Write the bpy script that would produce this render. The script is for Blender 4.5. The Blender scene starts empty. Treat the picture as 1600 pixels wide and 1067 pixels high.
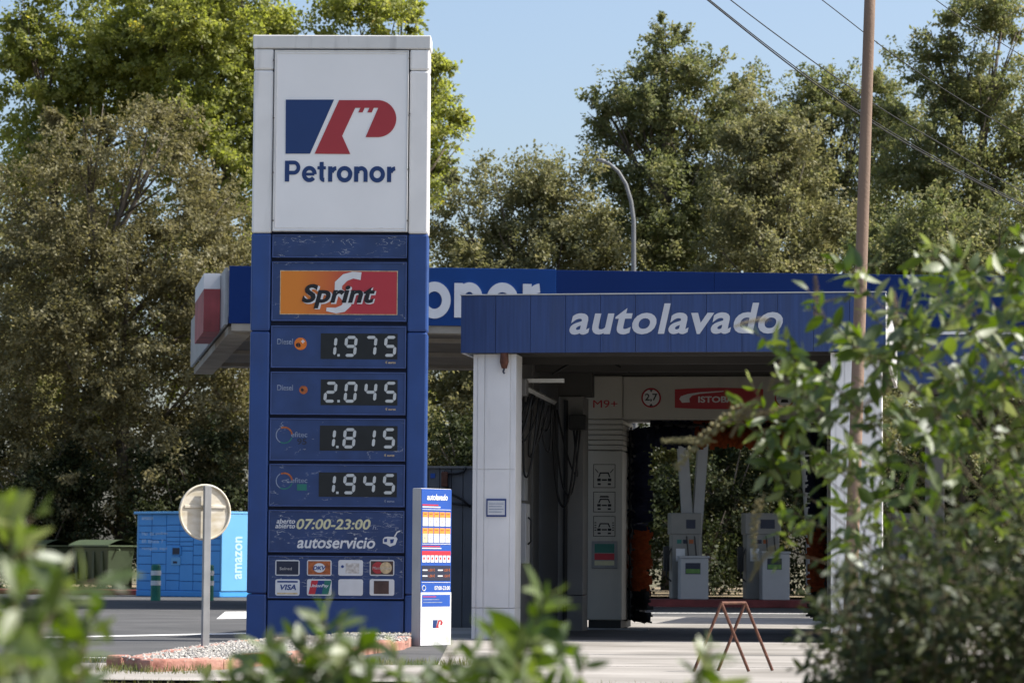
import bpy, bmesh, math, random
import numpy as np
from mathutils import Vector, Matrix, Quaternion

R = math.radians
random.seed(7)
rng = np.random.default_rng(11)
scn = bpy.context.scene
col = scn.collection

# ------------------------------------------------------------------ camera, sky, sun, exposure
F = 100.0 / 36.0 * 1600.0            # focal length in photograph pixels
CAM = Vector((0, 0, 0.87))           # the camera stands below the forecourt, eye 0.87 m above its level
PITCH, ROLL = math.atan(343.5 / F), R(0.4)
cam_rot = Matrix.Rotation(R(90) + PITCH, 3, 'X') @ Matrix.Rotation(ROLL, 3, 'Z')
cam = bpy.data.cameras.new('camera')
cam.lens, cam.sensor_width = 100, 36
cam.clip_end = 5000
cam.dof.use_dof = True
cam.dof.focus_distance = 31.0
cam.dof.aperture_fstop = 4.5
camo = bpy.data.objects.new('camera', cam)
camo.matrix_world = Matrix.Translation(CAM) @ cam_rot.to_4x4()
col.objects.link(camo)
scn.camera = camo

SUN_EL, SUN_AZ = R(50), R(1.5)       # from the right, square to the view
S = Vector((math.cos(SUN_AZ) * math.cos(SUN_EL), math.sin(SUN_AZ) * math.cos(SUN_EL), math.sin(SUN_EL)))
w = bpy.data.worlds.new('World'); scn.world = w; w.use_nodes = True
nt = w.node_tree
sky = nt.nodes.new('ShaderNodeTexSky')
sky.sky_type = 'NISHITA'; sky.sun_disc = False
sky.sun_elevation = SUN_EL; sky.sun_rotation = R(90) - SUN_AZ
sky.air_density = 1.0; sky.dust_density = 3.2; sky.ozone_density = 1.7
bg = nt.nodes['Background']; bg.inputs['Strength'].default_value = 0.124
nt.links.new(sky.outputs[0], bg.inputs['Color'])
sl = bpy.data.lights.new('sun', 'SUN'); sl.energy = 5.0; sl.angle = R(0.53); sl.color = (1.0, 0.95, 0.87)
so = bpy.data.objects.new('sun', sl); so.rotation_euler = S.to_track_quat('Z', 'Y').to_euler(); col.objects.link(so)
scn.view_settings.view_transform = 'Standard'; scn.view_settings.look = 'None'
scn.view_settings.gamma = 1; scn.view_settings.exposure = 0.75
scn.cycles.max_bounces = 8; scn.cycles.transparent_max_bounces = 8

# ------------------------------------------------------------------ geometry helpers
def ray(px, py):
    return cam_rot @ Vector(((px - 800) / F, -(py - 533.5) / F, -1.0))
def at(px, py, Y):
    d = ray(px, py); return CAM + d * (Y / d.y)
def gnd(px, py, z=0.0):
    d = ray(px, py); return CAM + d * ((z - CAM.z) / d.z)

class Frame:
    """a thing's own axes: origin on the ground, turned by yaw about z; local -y is its front"""
    def __init__(s, o, yaw):
        s.o = Vector(o); s.a = R(yaw)
        s.xh = Vector((math.cos(s.a), math.sin(s.a), 0)); s.yh = Vector((-math.sin(s.a), math.cos(s.a), 0))
    def p(s, px, py, dep=0.0):
        d = ray(px, py); c = CAM - s.o
        t = (dep - c.dot(s.yh)) / d.dot(s.yh)
        q = c + d * t
        return q.dot(s.xh), q.z
    def rect(s, x0, y0, x1, y1, dep=0.0):
        ym, xm = (y0 + y1) / 2, (x0 + x1) / 2
        return s.p(x0, ym, dep)[0], s.p(x1, ym, dep)[0], s.p(xm, y1, dep)[1], s.p(xm, y0, dep)[1]
    def world(s, x, y, z):
        return s.o + s.xh * x + s.yh * y + Vector((0, 0, z))

class MB:
    def __init__(s): s.v = []; s.f = []; s.m = []
    def add(s, vs, fs, mi=0):
        b = len(s.v); s.v += [tuple(v) for v in vs]; s.f += [tuple(i + b for i in f) for f in fs]; s.m += [mi] * len(fs); return s
    def box(s, x0, x1, y0, y1, z0, z1, mi=0):
        return s.add([(x0,y0,z0),(x1,y0,z0),(x1,y1,z0),(x0,y1,z0),(x0,y0,z1),(x1,y0,z1),(x1,y1,z1),(x0,y1,z1)],
                     [(0,3,2,1),(4,5,6,7),(0,1,5,4),(1,2,6,5),(2,3,7,6),(3,0,4,7)], mi)
    def prism(s, poly, y0, y1, mi=0):
        n = len(poly)
        vs = [(x, y0, z) for x, z in poly] + [(x, y1, z) for x, z in poly]
        fs = [tuple(range(n)), tuple(range(2*n-1, n-1, -1))] + [(i, i+n, (i+1)%n+n, (i+1)%n) for i in range(n)]
        return s.add(vs, fs, mi)
    def slab(s, poly, z0, z1, mi=0):
        n = len(poly)
        vs = [(x, y, z0) for x, y in poly] + [(x, y, z1) for x, y in poly]
        fs = [tuple(range(n-1,-1,-1)), tuple(range(n, 2*n))] + [(i, (i+1)%n, (i+1)%n+n, i+n) for i in range(n)]
        return s.add(vs, fs, mi)
    def tube(s, pts, rad, n=8, mi=0, cap=True):
        pts = [Vector(p) for p in pts]
        if not hasattr(rad, '__len__'): rad = [rad] * len(pts)
        vs = []; prev = None
        for i, p in enumerate(pts):
            t = (pts[min(i+1, len(pts)-1)] - pts[max(i-1, 0)]).normalized()
            if prev is None:
                u = t.cross(Vector((0,0,1)) if abs(t.z) < .9 else Vector((1,0,0))).normalized()
            else:
                u = (prev - t * prev.dot(t)).normalized()
            prev = u; vv = t.cross(u)
            for k in range(n):
                a = 2*math.pi*k/n; vs.append(p + (u*math.cos(a) + vv*math.sin(a)) * rad[i])
        fs = []
        for i in range(len(pts)-1):
            for k in range(n):
                a, b = i*n+k, i*n+(k+1)%n
                fs.append((a, b, b+n, a+n))
        if cap: fs += [tuple(range(n-1,-1,-1)), tuple(range((len(pts)-1)*n, len(pts)*n))]
        return s.add(vs, fs, mi)
    def build(s, name, mats, parent=None, bevel=0.0, smooth=False):
        me = bpy.data.meshes.new(name); me.from_pydata(s.v, [], s.f)
        if not isinstance(mats, (list, tuple)): mats = [mats]
        for m in mats: me.materials.append(m)
        me.polygons.foreach_set('material_index', s.m)
        bm = bmesh.new(); bm.from_mesh(me); bmesh.ops.recalc_face_normals(bm, faces=bm.faces)
        bm.to_mesh(me); bm.free()
        if smooth:
            me.polygons.foreach_set('use_smooth', [True]*len(me.polygons))
        o = bpy.data.objects.new(name, me); col.objects.link(o); o.parent = parent
        if bevel:
            b = o.modifiers.new('bevel', 'BEVEL'); b.width = bevel; b.segments = 2; b.limit_method = 'ANGLE'
        return o
def bx(name, ext, m, parent=None, bevel=0.0):
    return MB().box(*ext).build(name, m, parent, bevel)
def tag(o, label=None, cat=None, group=None, kind=None):
    if label: o['label'] = label
    if cat: o['category'] = cat
    if group: o['group'] = group
    if kind: o['kind'] = kind
    return o
def empty(name, fr, label, cat, group=None):
    o = bpy.data.objects.new(name, None); col.objects.link(o)
    o.location = fr.o; o.rotation_euler = (0, 0, fr.a); o.empty_display_size = .2
    return tag(o, label, cat, group)
def text(name, s, ext, y, m, parent, shear=0.0, bold=0.0, thick=0.004, spacing=1.0, letters=False):
    """lettering fitted to the box ext = (x0, x1, z0, z1), standing in the plane y, facing -y"""
    cu = bpy.data.curves.new(name, 'FONT'); cu.body = s; cu.offset = bold; cu.space_character = spacing
    cu.resolution_u = 4
    ob = bpy.data.objects.new(name, cu); me = bpy.data.meshes.new_from_object(ob)
    bpy.data.objects.remove(ob); bpy.data.curves.remove(cu)
    n = len(me.vertices); a = np.empty(n*3, 'f'); me.vertices.foreach_get('co', a); a = a.reshape(-1, 3)
    x = a[:,0] + shear*a[:,1]; z = a[:,1]
    x0, x1, z0, z1 = ext
    X = x0 + (x-x.min())/(x.max()-x.min())*(x1-x0); Z = z0 + (z-z.min())/(z.max()-z.min())*(z1-z0)
    a = np.stack([X, np.full(n, y), Z], 1); me.vertices.foreach_set('co', a.astype('f').ravel())
    me.update(); me.polygons.foreach_set('use_smooth', [False]*len(me.polygons)); me.materials.clear(); me.materials.append(m); me.name = name
    bm = bmesh.new(); bm.from_mesh(me)
    r = bmesh.ops.extrude_face_region(bm, geom=bm.faces[:])
    bmesh.ops.translate(bm, verts=[g for g in r['geom'] if isinstance(g, bmesh.types.BMVert)], vec=(0, -thick, 0))
    bmesh.ops.recalc_face_normals(bm, faces=bm.faces)
    if letters:                                           # one part for each letter
        todo = set(bm.verts)
        while todo:
            isl = set(); stack = [todo.pop()]
            while stack:
                v = stack.pop(); isl.add(v)
                for e_ in v.link_edges:
                    w_ = e_.other_vert(v)
                    if w_ in todo: todo.discard(w_); stack.append(w_)
            ix = {v: i for i, v in enumerate(isl)}
            me2 = bpy.data.meshes.new(name)
            me2.from_pydata([v.co[:] for v in ix], [], [[ix[v] for v in f_.verts] for f_ in bm.faces if f_.verts[0] in ix]); me2.materials.append(m)
            o = bpy.data.objects.new(name, me2); col.objects.link(o); o.parent = parent
        bm.free(); return o
    bm.to_mesh(me); bm.free()
    o = bpy.data.objects.new(name, me); col.objects.link(o); o.parent = parent
    return o

def stroke_word(name, ext, y, m, parent, thick=.004):
    """the word Petronor in a heavy grotesque, drawn as bands; cap height 1, fitted to ext"""
    K = []
    def arc(cx, cy, rx, ry, a0, a1, n=18): return [(cx+rx*math.cos(R(a0+(a1-a0)*i/n)), cy+ry*math.sin(R(a0+(a1-a0)*i/n))) for i in range(n+1)]
    def P_(x): K.append(([(x+.10,0),(x+.10,1)], .20)); K.append(([(x+.2,.915),(x+.42,.915)]+arc(x+.43,.67,.225,.245,88,-88)+[(x+.42,.425),(x+.2,.425)], .17))
    def o_(x): K.append((arc(x+.375,.365,.28,.29,0,360,32), .19))
    def e_(x): K.append((arc(x+.355,.365,.262,.29,-2,322,30), .185)); K.append(([(x+.17,.36),(x+.60,.36)], .125))
    def n_(x): K.append(([(x+.095,0),(x+.095,.735)], .19)); K.append(([(x+.16,.40)]+arc(x+.345,.42,.212,.232,160,0)+[(x+.557,0)], .186))
    def r_(x): K.append(([(x+.095,0),(x+.095,.735)], .19)); K.append((arc(x+.40,.38,.24,.268,165,92,9), .18))
    def t_(x): K.append(([(x+.205,.95),(x+.205,.20)]+arc(x+.335,.20,.13,.115,180,275,8), .185)); K.append(([(x,.665),(x+.41,.665)], .135))
    x0, x1, z0, z1 = ext; sx, sz = (x1-x0)/5.42, (z1-z0)/1.0
    for fn, xx in ((P_, 0), (e_, .84), (t_, 1.59), (r_, 2.125), (o_, 2.55), (n_, 3.40), (o_, 4.15), (r_, 5.015)):
      K.clear(); fn(xx); mb = MB()
      for k, (pts, w_) in enumerate(K):
        w_ *= 1.08
        L, Q = [], []
        for i in range(len(pts)):
            d_ = Vector(pts[min(i+1, len(pts)-1)])-Vector(pts[max(i-1, 0)])
            if pts[0] == pts[-1] or (Vector(pts[0])-Vector(pts[-1])).length < 1e-6:
                if i in (0, len(pts)-1): d_ = Vector(pts[1])-Vector(pts[-2])
            d_.normalize(); n = Vector((-d_.y, d_.x))*w_/2
            L.append(Vector(pts[i])+n); Q.append(Vector(pts[i])-n)
        f = lambda v: (x0+v.x*sx, z0+v.y*sz); yy = y-.0007*(k % 2)
        for i in range(len(pts)-1):
            qd = [f(v) for v in (L[i], L[i+1], Q[i+1], Q[i])]
            mb.add([(a[0], yy-thick, a[1]) for a in qd], [(0,1,2,3)])
            for a, b in ((qd[0], qd[1]), (qd[2], qd[3])):
                mb.add([(a[0], yy-thick, a[1]), (b[0], yy-thick, b[1]), (b[0], y, b[1]), (a[0], y, a[1])], [(0,1,2,3)])
      mb.build(name, m, parent)

# ------------------------------------------------------------------ materials
def mat(name, c, rough=.5, var=.10, scale=3.0, stretch=(1,1,1), bump=0.0, bscale=40, c2=None, metal=0.0,
        spec=.4, cracks=0.0, streak=0.0, detail=6):
    m = bpy.data.materials.new(name); m.use_nodes = True
    n, l = m.node_tree.nodes, m.node_tree.links
    b = n['Principled BSDF']; b.inputs['Roughness'].default_value = rough; b.inputs['Metallic'].default_value = metal
    b.inputs['Specular IOR Level'].default_value = spec
    tc = n.new('ShaderNodeTexCoord')
    def noise(sc, st=(1,1,1), det=detail, off=0.0):
        mp = n.new('ShaderNodeMapping'); mp.inputs['Scale'].default_value = st; mp.inputs['Location'].default_value = (off, off*.7, off*.3)
        l.new(tc.outputs['Object'], mp.inputs[0])
        t = n.new('ShaderNodeTexNoise'); t.inputs['Scale'].default_value = sc; t.inputs['Detail'].default_value = det
        l.new(mp.outputs[0], t.inputs['Vector']); return t.outputs['Fac']
    def ramp(fac, p0, p1):
        r = n.new('ShaderNodeMapRange'); r.inputs['From Min'].default_value = p0; r.inputs['From Max'].default_value = p1
        l.new(fac, r.inputs['Value']); return r.outputs[0]
    def mix(fac, a, bb):
        x = n.new('ShaderNodeMix'); x.data_type = 'RGBA'
        l.new(fac, x.inputs[0])
        for s_, v in ((6, a), (7, bb)):
            if isinstance(v, (tuple, list)): x.inputs[s_].default_value = (*v, 1)
            else: l.new(v, x.inputs[s_])
        return x.outputs[2]
    lo = tuple(k*(1-var) for k in c); hi = c2 if c2 else tuple(min(1, k*(1+var)) for k in c)
    out = mix(ramp(noise(scale, stretch), .3, .7), lo, hi)
    if streak:
        f = ramp(noise(7, (1, 1, .12), off=3.1), .56, .74)
        mu = n.new('ShaderNodeMath'); mu.operation = 'MULTIPLY'; mu.inputs[1].default_value = streak; l.new(f, mu.inputs[0])
        out = mix(mu.outputs[0], out, tuple(k*.45+.03 for k in c))
    if cracks:
        d = n.new('ShaderNodeMath'); d.operation = 'SUBTRACT'; d.inputs[1].default_value = .5
        l.new(noise(6.5, (1, 1, 3.2), 5, 8.3), d.inputs[0])
        ab = n.new('ShaderNodeMath'); ab.operation = 'ABSOLUTE'; l.new(d.outputs[0], ab.inputs[0])
        ln = ramp(ab.outputs[0], .012, .003)
        pm = ramp(noise(4.2, (1, 1, 2), 3, 1.7), .62 - cracks*.14, .66 - cracks*.10)
        mu = n.new('ShaderNodeMath'); mu.operation = 'MULTIPLY'; l.new(ln, mu.inputs[0]); l.new(pm, mu.inputs[1])
        mv = n.new('ShaderNodeMath'); mv.operation = 'MULTIPLY'; mv.inputs[1].default_value = .75; l.new(mu.outputs[0], mv.inputs[0])
        out = mix(mv.outputs[0], out, (.50, .52, .55))
    l.new(out, b.inputs['Base Color'])
    if bump:
        bp = n.new('ShaderNodeBump'); bp.inputs['Strength'].default_value = bump; bp.inputs['Distance'].default_value = .02
        l.new(noise(bscale), bp.inputs['Height']); l.new(bp.outputs[0], b.inputs['Normal'])
    return m
def leaf_mat(name, stops, trans=.35, gloss=.08, single=False):
    """stops: colours a leaf may have, picked by its own random number"""
    m = bpy.data.materials.new(name); m.use_nodes = True
    n, l = m.node_tree.nodes, m.node_tree.links
    for x in list(n):
        if x.type != 'OUTPUT_MATERIAL': n.remove(x)
    out = next(x for x in n if x.type == 'OUTPUT_MATERIAL')
    at_ = n.new('ShaderNodeAttribute'); at_.attribute_name = 'leaf_random'
    oi = n.new('ShaderNodeObjectInfo')
    ad = n.new('ShaderNodeMath'); ad.operation = 'ADD'; l.new(at_.outputs['Fac'], ad.inputs[0])
    if single: l.new(oi.outputs['Random'], ad.inputs[1])
    else: ad.inputs[1].default_value = 0
    fr = n.new('ShaderNodeMath'); fr.operation = 'FRACT'; l.new(ad.outputs[0], fr.inputs[0])
    cr = n.new('ShaderNodeValToRGB'); e = cr.color_ramp.elements
    while len(e) < len(stops): e.new(.5)
    for i, (p, c) in enumerate(stops): e[i].position = p; e[i].color = (*c, 1)
    l.new(fr.outputs[0], cr.inputs[0])
    d = n.new('ShaderNodeBsdfDiffuse'); t = n.new('ShaderNodeBsdfTranslucent'); g = n.new('ShaderNodeBsdfGlossy')
    g.inputs['Roughness'].default_value = .5; g.inputs['Color'].default_value = (.9, .92, .95, 1)
    hs = n.new('ShaderNodeHueSaturation'); hs.inputs['Saturation'].default_value = 1.25; hs.inputs['Value'].default_value = 1.3
    l.new(cr.outputs[0], d.inputs[0]); l.new(cr.outputs[0], hs.inputs['Color']); l.new(hs.outputs[0], t.inputs[0])
    m1 = n.new('ShaderNodeMixShader'); m1.inputs[0].default_value = trans; l.new(d.outputs[0], m1.inputs[1]); l.new(t.outputs[0], m1.inputs[2])
    m2 = n.new('ShaderNodeMixShader'); m2.inputs[0].default_value = gloss; l.new(m1.outputs[0], m2.inputs[1]); l.new(g.outputs[0], m2.inputs[2])
    l.new(m2.outputs[0], out.inputs['Surface'])
    return m
M = {}
M['white_paint'] = mat('white_paint', (.80,.79,.78), .45, .06, 2, streak=.34)
M['white_panel'] = mat('white_panel', (.82,.82,.83), .35, .03, 1.5)
M['cap_white'] = mat('cap_white', (.66,.66,.65), .6, .06, 3, streak=.6)
M['totem_blue'] = mat('totem_blue', (.022,.062,.215), .42, .12, 2.5, streak=.3)
M['panel_blue'] = mat('panel_blue', (.024,.052,.160), .30, .18, 4)
M['panel_crack'] = mat('panel_crack', (.024,.050,.150), .32, .18, 4, cracks=1.0)
M['panel_crack_few'] = mat('panel_crack_few', (.024,.052,.158), .30, .18, 4, cracks=.35)
M['trim_blue'] = mat('trim_blue', (.050,.085,.23), .4, .15, 5)  # lighter than the panels: light caught by the rims, put into the colour
M['recess'] = mat('recess', (.006,.014,.055), .6)
M['logo_blue'] = mat('logo_blue', (.012,.040,.150), .35, .04)
M['logo_red'] = mat('logo_red', (.37,.035,.045), .35, .05)
M['seal'] = mat('seal', (.10,.09,.08), .8)
M['display'] = mat('display', (.010,.012,.015), .35, .2, 8)
M['segment'] = mat('segment', (.50,.53,.54), .5, .08, 12)
M['print_white'] = mat('print_white', (.66,.67,.69), .5, .06, 8)
M['print_faded'] = mat('print_faded', (.22,.26,.36), .5, .3, 14)
M['print_yellow'] = mat('print_yellow', (.58,.56,.36), .5, .1, 8)
M['print_black'] = mat('print_black', (.010,.010,.014), .5)
M['print_dark'] = mat('print_dark', (.02,.025,.05), .5)
M['orange'] = mat('orange', (.66,.17,.02), .4, .15, 20)
M['dull_orange'] = mat('dull_orange', (.36,.10,.03), .5, .35, 30)
M['print_red'] = mat('print_red', (.50,.03,.05), .45, .1, 10)
M['print_orange'] = mat('print_orange', (.85,.30,.05), .45, .1, 10)
M['print_green'] = mat('print_green', (.02,.16,.13), .45, .1, 10)
M['print_navy'] = mat('print_navy', (.02,.05,.20), .45, .1, 10)
M['print_sand'] = mat('print_sand', (.55,.42,.25), .45, .3, 30)
M['print_grey'] = mat('print_grey', (.45,.43,.42), .5, .2, 20)
M['print_brown'] = mat('print_brown', (.07,.04,.035), .5, .3, 10)
M['board_blue'] = mat('board_blue', (.020,.085,.38), .35, .05)
M['board_side'] = mat('board_side', (.42,.42,.42), .5, .08, 3, streak=.3)
M['fascia_wash'] = mat('fascia_wash', (.030,.060,.175), .45, .20, 5, (6,1,.25), streak=.35)
M['fascia_main'] = mat('fascia_main', (.002,.020,.115), .45, .06, 1, spec=.15)
M['fascia_sign'] = mat('fascia_sign', (.004,.040,.185), .4, .12, .8, (1,1,.3), spec=.2)
M['letter_white'] = mat('letter_white', (.55,.57,.62), .5, .05)
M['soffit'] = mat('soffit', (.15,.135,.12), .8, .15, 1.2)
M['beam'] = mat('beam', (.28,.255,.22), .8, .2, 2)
M['canopy_white'] = mat('canopy_white', (.66,.66,.67), .5, .06)
M['end_grey'] = mat('end_grey', (.33,.33,.335), .5, .1, 2, streak=.3)
M['canopy_red'] = mat('canopy_red', (.30,.06,.065), .6, .35, 2, streak=.3)
M['wall_grey'] = mat('wall_grey', (.19,.185,.18), .6, .08, 2, streak=.35)
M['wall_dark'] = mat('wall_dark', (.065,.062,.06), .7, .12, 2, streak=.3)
M['shed_grey'] = mat('shed_grey', (.12,.125,.14), .6, .12, 2, streak=.3)
M['gantry'] = mat('gantry', (.44,.42,.375), .45, .06, 2, streak=.25)
M['rubber'] = mat('rubber', (.012,.012,.013), .5, .2, 20)
M['rail'] = mat('rail', (.55,.55,.53), .45, .1, 5)
M['brush_navy'] = mat('brush_navy', (.010,.014,.040), .8, .3, 20)
M['brush_orange'] = mat('brush_orange', (.28,.060,.012), .8, .3, 20)
M['gantry_red'] = mat('gantry_red', (.38,.010,.025), .4, .06)
M['steel'] = mat('steel', (.26,.265,.27), .6, .15, 6, streak=.4)
M['lamp_steel'] = mat('lamp_steel', (.13,.135,.14), .6, .1, 6)
M['sign_back'] = mat('sign_back', (.50,.43,.30), .55, .12, 6, (1,1,2.2), c2=(.66,.63,.56))
M['rust'] = mat('rust', (.11,.045,.028), .8, .35, 18, bump=.3)
M['pole_brown'] = mat('pole_brown', (.225,.155,.115), .8, .18, 3, (4,4,.3), bump=.2, streak=.3)
M['asphalt'] = mat('asphalt', (.085,.087,.09), .9, .14, .8, spec=.08, bump=.35, bscale=60, c2=(.108,.108,.11))
M['concrete'] = mat('concrete', (.235,.22,.195), .9, .25, 1.0, (.6,.9,1), spec=.1, detail=12, bump=.25, bscale=30, c2=(.35,.33,.305))
M['shaded_floor'] = mat('shaded_floor', (.075,.072,.068), .8, .3, .8, spec=.15, c2=(.12,.115,.11))  # shade under the bay roof, put into a darker floor colour
M['ground'] = mat('ground', (.075,.075,.035), .95, .35, .5, c2=(.14,.12,.065), bump=.5, bscale=12)
M['line_paint'] = mat('line_paint', (.62,.62,.60), .7, .12, 6)
M['kerb_red'] = mat('kerb_red', (.36,.13,.095), .88, .35, 5, c2=(.46,.27,.215), bump=.7, bscale=18)
M['kerb_dark'] = mat('kerb_dark', (.16,.035,.035), .8, .25, 4)
M['gravel'] = mat('gravel', (.35,.335,.31), .85, .35, 25)
M['soil'] = mat('soil', (.16,.13,.09), .95, .3, 6)
M['locker'] = mat('locker', (.060,.30,.70), .42, .05, 2)
M['locker_door'] = mat('locker_door', (.070,.31,.70), .42, .05, 2)
M['locker_side'] = mat('locker_side', (.13,.37,.66), .45, .04, 2)
M['locker_gap'] = mat('locker_gap', (.02,.09,.26), .6)
M['locker_word'] = mat('locker_word', (.42,.62,.80), .5, .05)
M['locker_print'] = mat('locker_print', (.42,.58,.78), .5, .05)
M['bollard'] = mat('bollard', (.010,.16,.115), .5, .15, 6)
M['bin_green'] = mat('bin_green', (0.034,0.050,0.026), .5, .12, 3)
M['bin_lid'] = mat('bin_lid', (.07,.095,.055), .45, .1, 3)
M['pump_grey'] = mat('pump_grey', (.22,.215,.20), .45, .08, 3)
M['pump_white'] = mat('pump_white', (.40,.40,.41), .45, .06, 3)
M['screen_green'] = mat('screen_green', (.10,.22,.05), .4, .3, 10)
M['wire'] = mat('wire', (.02,.02,.022), .7)
M['bark'] = mat('bark', (.11,.09,.07), .9, .3, 4, (3,3,.6), bump=.6, bscale=14)
M['stem'] = mat('stem', (.07,.075,.03), .8, .2, 20, c2=(.13,.09,.055))
M['leaf_olive'] = leaf_mat('leaf_olive', [(0,(0.115,0.121,0.055)),(.4,(0.181,0.181,0.087)),(.75,(0.258,0.248,0.132)),(1,(0.352,0.320,0.188))], 0.46, .012)
M['leaf_poplar'] = leaf_mat('leaf_poplar', [(0,(0.177,0.206,0.059)),(.5,(0.269,0.292,0.091)),(.90,(0.367,0.372,0.138)),(.97,(0.527,0.435,0.114)),(1,(0.549,0.389,0.091))], 0.60, .015)
M['leaf_brown'] = leaf_mat('leaf_brown', [(0,(0.103,0.095,0.045)),(.4,(0.157,0.146,0.071)),(.75,(0.216,0.200,0.108)),(1,(0.292,0.259,0.157))], 0.42, .012)
M['leaf_oak'] = leaf_mat('leaf_oak', [(0,(0.106,0.125,0.053)),(.45,(0.169,0.186,0.083)),(.8,(0.244,0.241,0.119)),(1,(0.338,0.301,0.164))], 0.48, .012)
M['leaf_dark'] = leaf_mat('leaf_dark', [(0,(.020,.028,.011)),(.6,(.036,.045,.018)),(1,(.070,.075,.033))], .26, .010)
M['leaf_near'] = leaf_mat('leaf_near', [(0,(0.051,0.086,0.011)),(.45,(0.086,0.127,0.023)),(.8,(0.148,0.189,0.053)),(1,(0.254,0.279,0.131))], .48, .06, True)
M['leaf_ivy'] = leaf_mat('leaf_ivy', [(0,(.028,.040,.015)),(.6,(.050,.066,.025)),(.9,(.10,.115,.05)),(1,(.15,.165,.08))], .26, .025, True)
M['spike'] = leaf_mat('spike', [(0,(.24,.17,.10)),(.5,(.30,.25,.13)),(1,(.32,.31,.15))], .25, .02, True)
M['grass'] = leaf_mat('grass', [(0,(.07,.10,.02)),(.6,(.13,.14,.04)),(1,(.24,.20,.09))], .35, .04)

def poster_mat():
    m = mat('sprint_print', (.7,.2,.03), .4); n, l = m.node_tree.nodes, m.node_tree.links
    b = n['Principled BSDF']; tc = n.new('ShaderNodeTexCoord'); sx = n.new('ShaderNodeSeparateXYZ'); l.new(tc.outputs['Generated'], sx.inputs[0])
    cr = n.new('ShaderNodeValToRGB'); e = cr.color_ramp.elements
    e[0].position = .15; e[0].color = (.66,.21,.025,1); e[1].position = .62; e[1].color = (.42,.035,.05,1)
    x = e.new(.42); x.color = (.56,.13,.035,1)
    l.new(sx.outputs['X'], cr.inputs[0]); l.new(cr.outputs[0], b.inputs['Base Color']); return m
M['sprint_print'] = poster_mat()

# ------------------------------------------------------------------ the setting: ground, road, paving
def sheet(name, pts, z, m, sub=None):
    me = bpy.data.meshes.new(name)
    me.from_pydata([(x, y, z) for x, y in pts], [], [tuple(range(len(pts)))]); me.materials.append(m)
    o = bpy.data.objects.new(name, me); col.objects.link(o)
    if me.polygons[0].normal.z < 0: me.flip_normals()
    return tag(o, kind='structure')
def gxy(px, py):
    q = gnd(px, py); return (q.x, q.y)
def build_ground():
    xs = [-900,-300,-120,-60,-40,-30,-24,-18,-12,-9] + [i*.75 for i in range(-10, 11)] + [9,12,18,24,30,40,60,120,300,900]
    ys = [-200,-60,-20,-5,0,3,6,9,12,14,15,16,16.6,17.2,17.8,18.4,19,19.6,20.2,21,23,26,30,36,45,60,70,80,100,140,250,900,2500]
    def z(x, y):
        t = min(1, max(0, (y - 15) / 5.2)); t = t*t*(3-2*t)
        v = -.95*(1-t) + (-.02)*t
        if y < 20: v += .05*math.sin(x*1.7+y)*(1-t)
        return v
    vs = [(x, y, z(x, y)) for y in ys for x in xs]; nx = len(xs)
    fs = [(j*nx+i, j*nx+i+1, (j+1)*nx+i+1, (j+1)*nx+i) for j in range(len(ys)-1) for i in range(nx-1)]
    MBo = MB().add(vs, fs); o = MBo.build('ground', M['ground'], smooth=True); tag(o, kind='structure')
build_ground()
sheet('road', [(-60,24.0),(60,24.0),(60,70.5),(-60,70.5)], 0.0, M['asphalt'])
sheet('pavement', [(-60,20.6),(60,20.6),(60,23.9),(-60,23.9)], 0.004, M['concrete'])
wl = gxy(640, 1012)
sheet('wash_apron', [(wl[0]+.4,23.905),(14,23.905),(14,46.0),(-1.2,46.0),(wl[0]+.35,31.5)], 0.006, M['concrete'])
def line(name, a, b, wd, lab):
    A, B = Vector((*a, 0)), Vector((*b, 0)); n_ = (B-A).normalized().cross(Vector((0,0,1)))*wd/2
    o = sheet(name, [(p.x, p.y) for p in (A-n_, B-n_, B+n_, A+n_)], .005, M['line_paint']); o['label'] = lab
a, b = gxy(14, 997), gxy(383, 989.5)
d = (Vector(b)-Vector(a))
line('road_line', Vector(a)-d*3, Vector(a)+d*2.0, .42, 'white line across the road behind the round sign')
a, b = gxy(0, 1028.5), gxy(180, 1028)
line('road_line', (a[0]-10, a[1]), (b[0], b[1]), .16, 'white line along the near edge of the road')
sheet('road_marking', [gxy(338,967), gxy(420,966), gxy(420,955), gxy(352,955.5)], .005, M['line_paint'])['label'] = 'white painted block on the asphalt beside the totem'
for yy in (948, 957.5):
    a, b = gxy(1010, yy), gxy(1240, yy)
    line('road_line', (a[0]-.2, a[1]), (b[0]+6, b[1]), .5, 'white line on the road seen through the wash bay')

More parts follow.
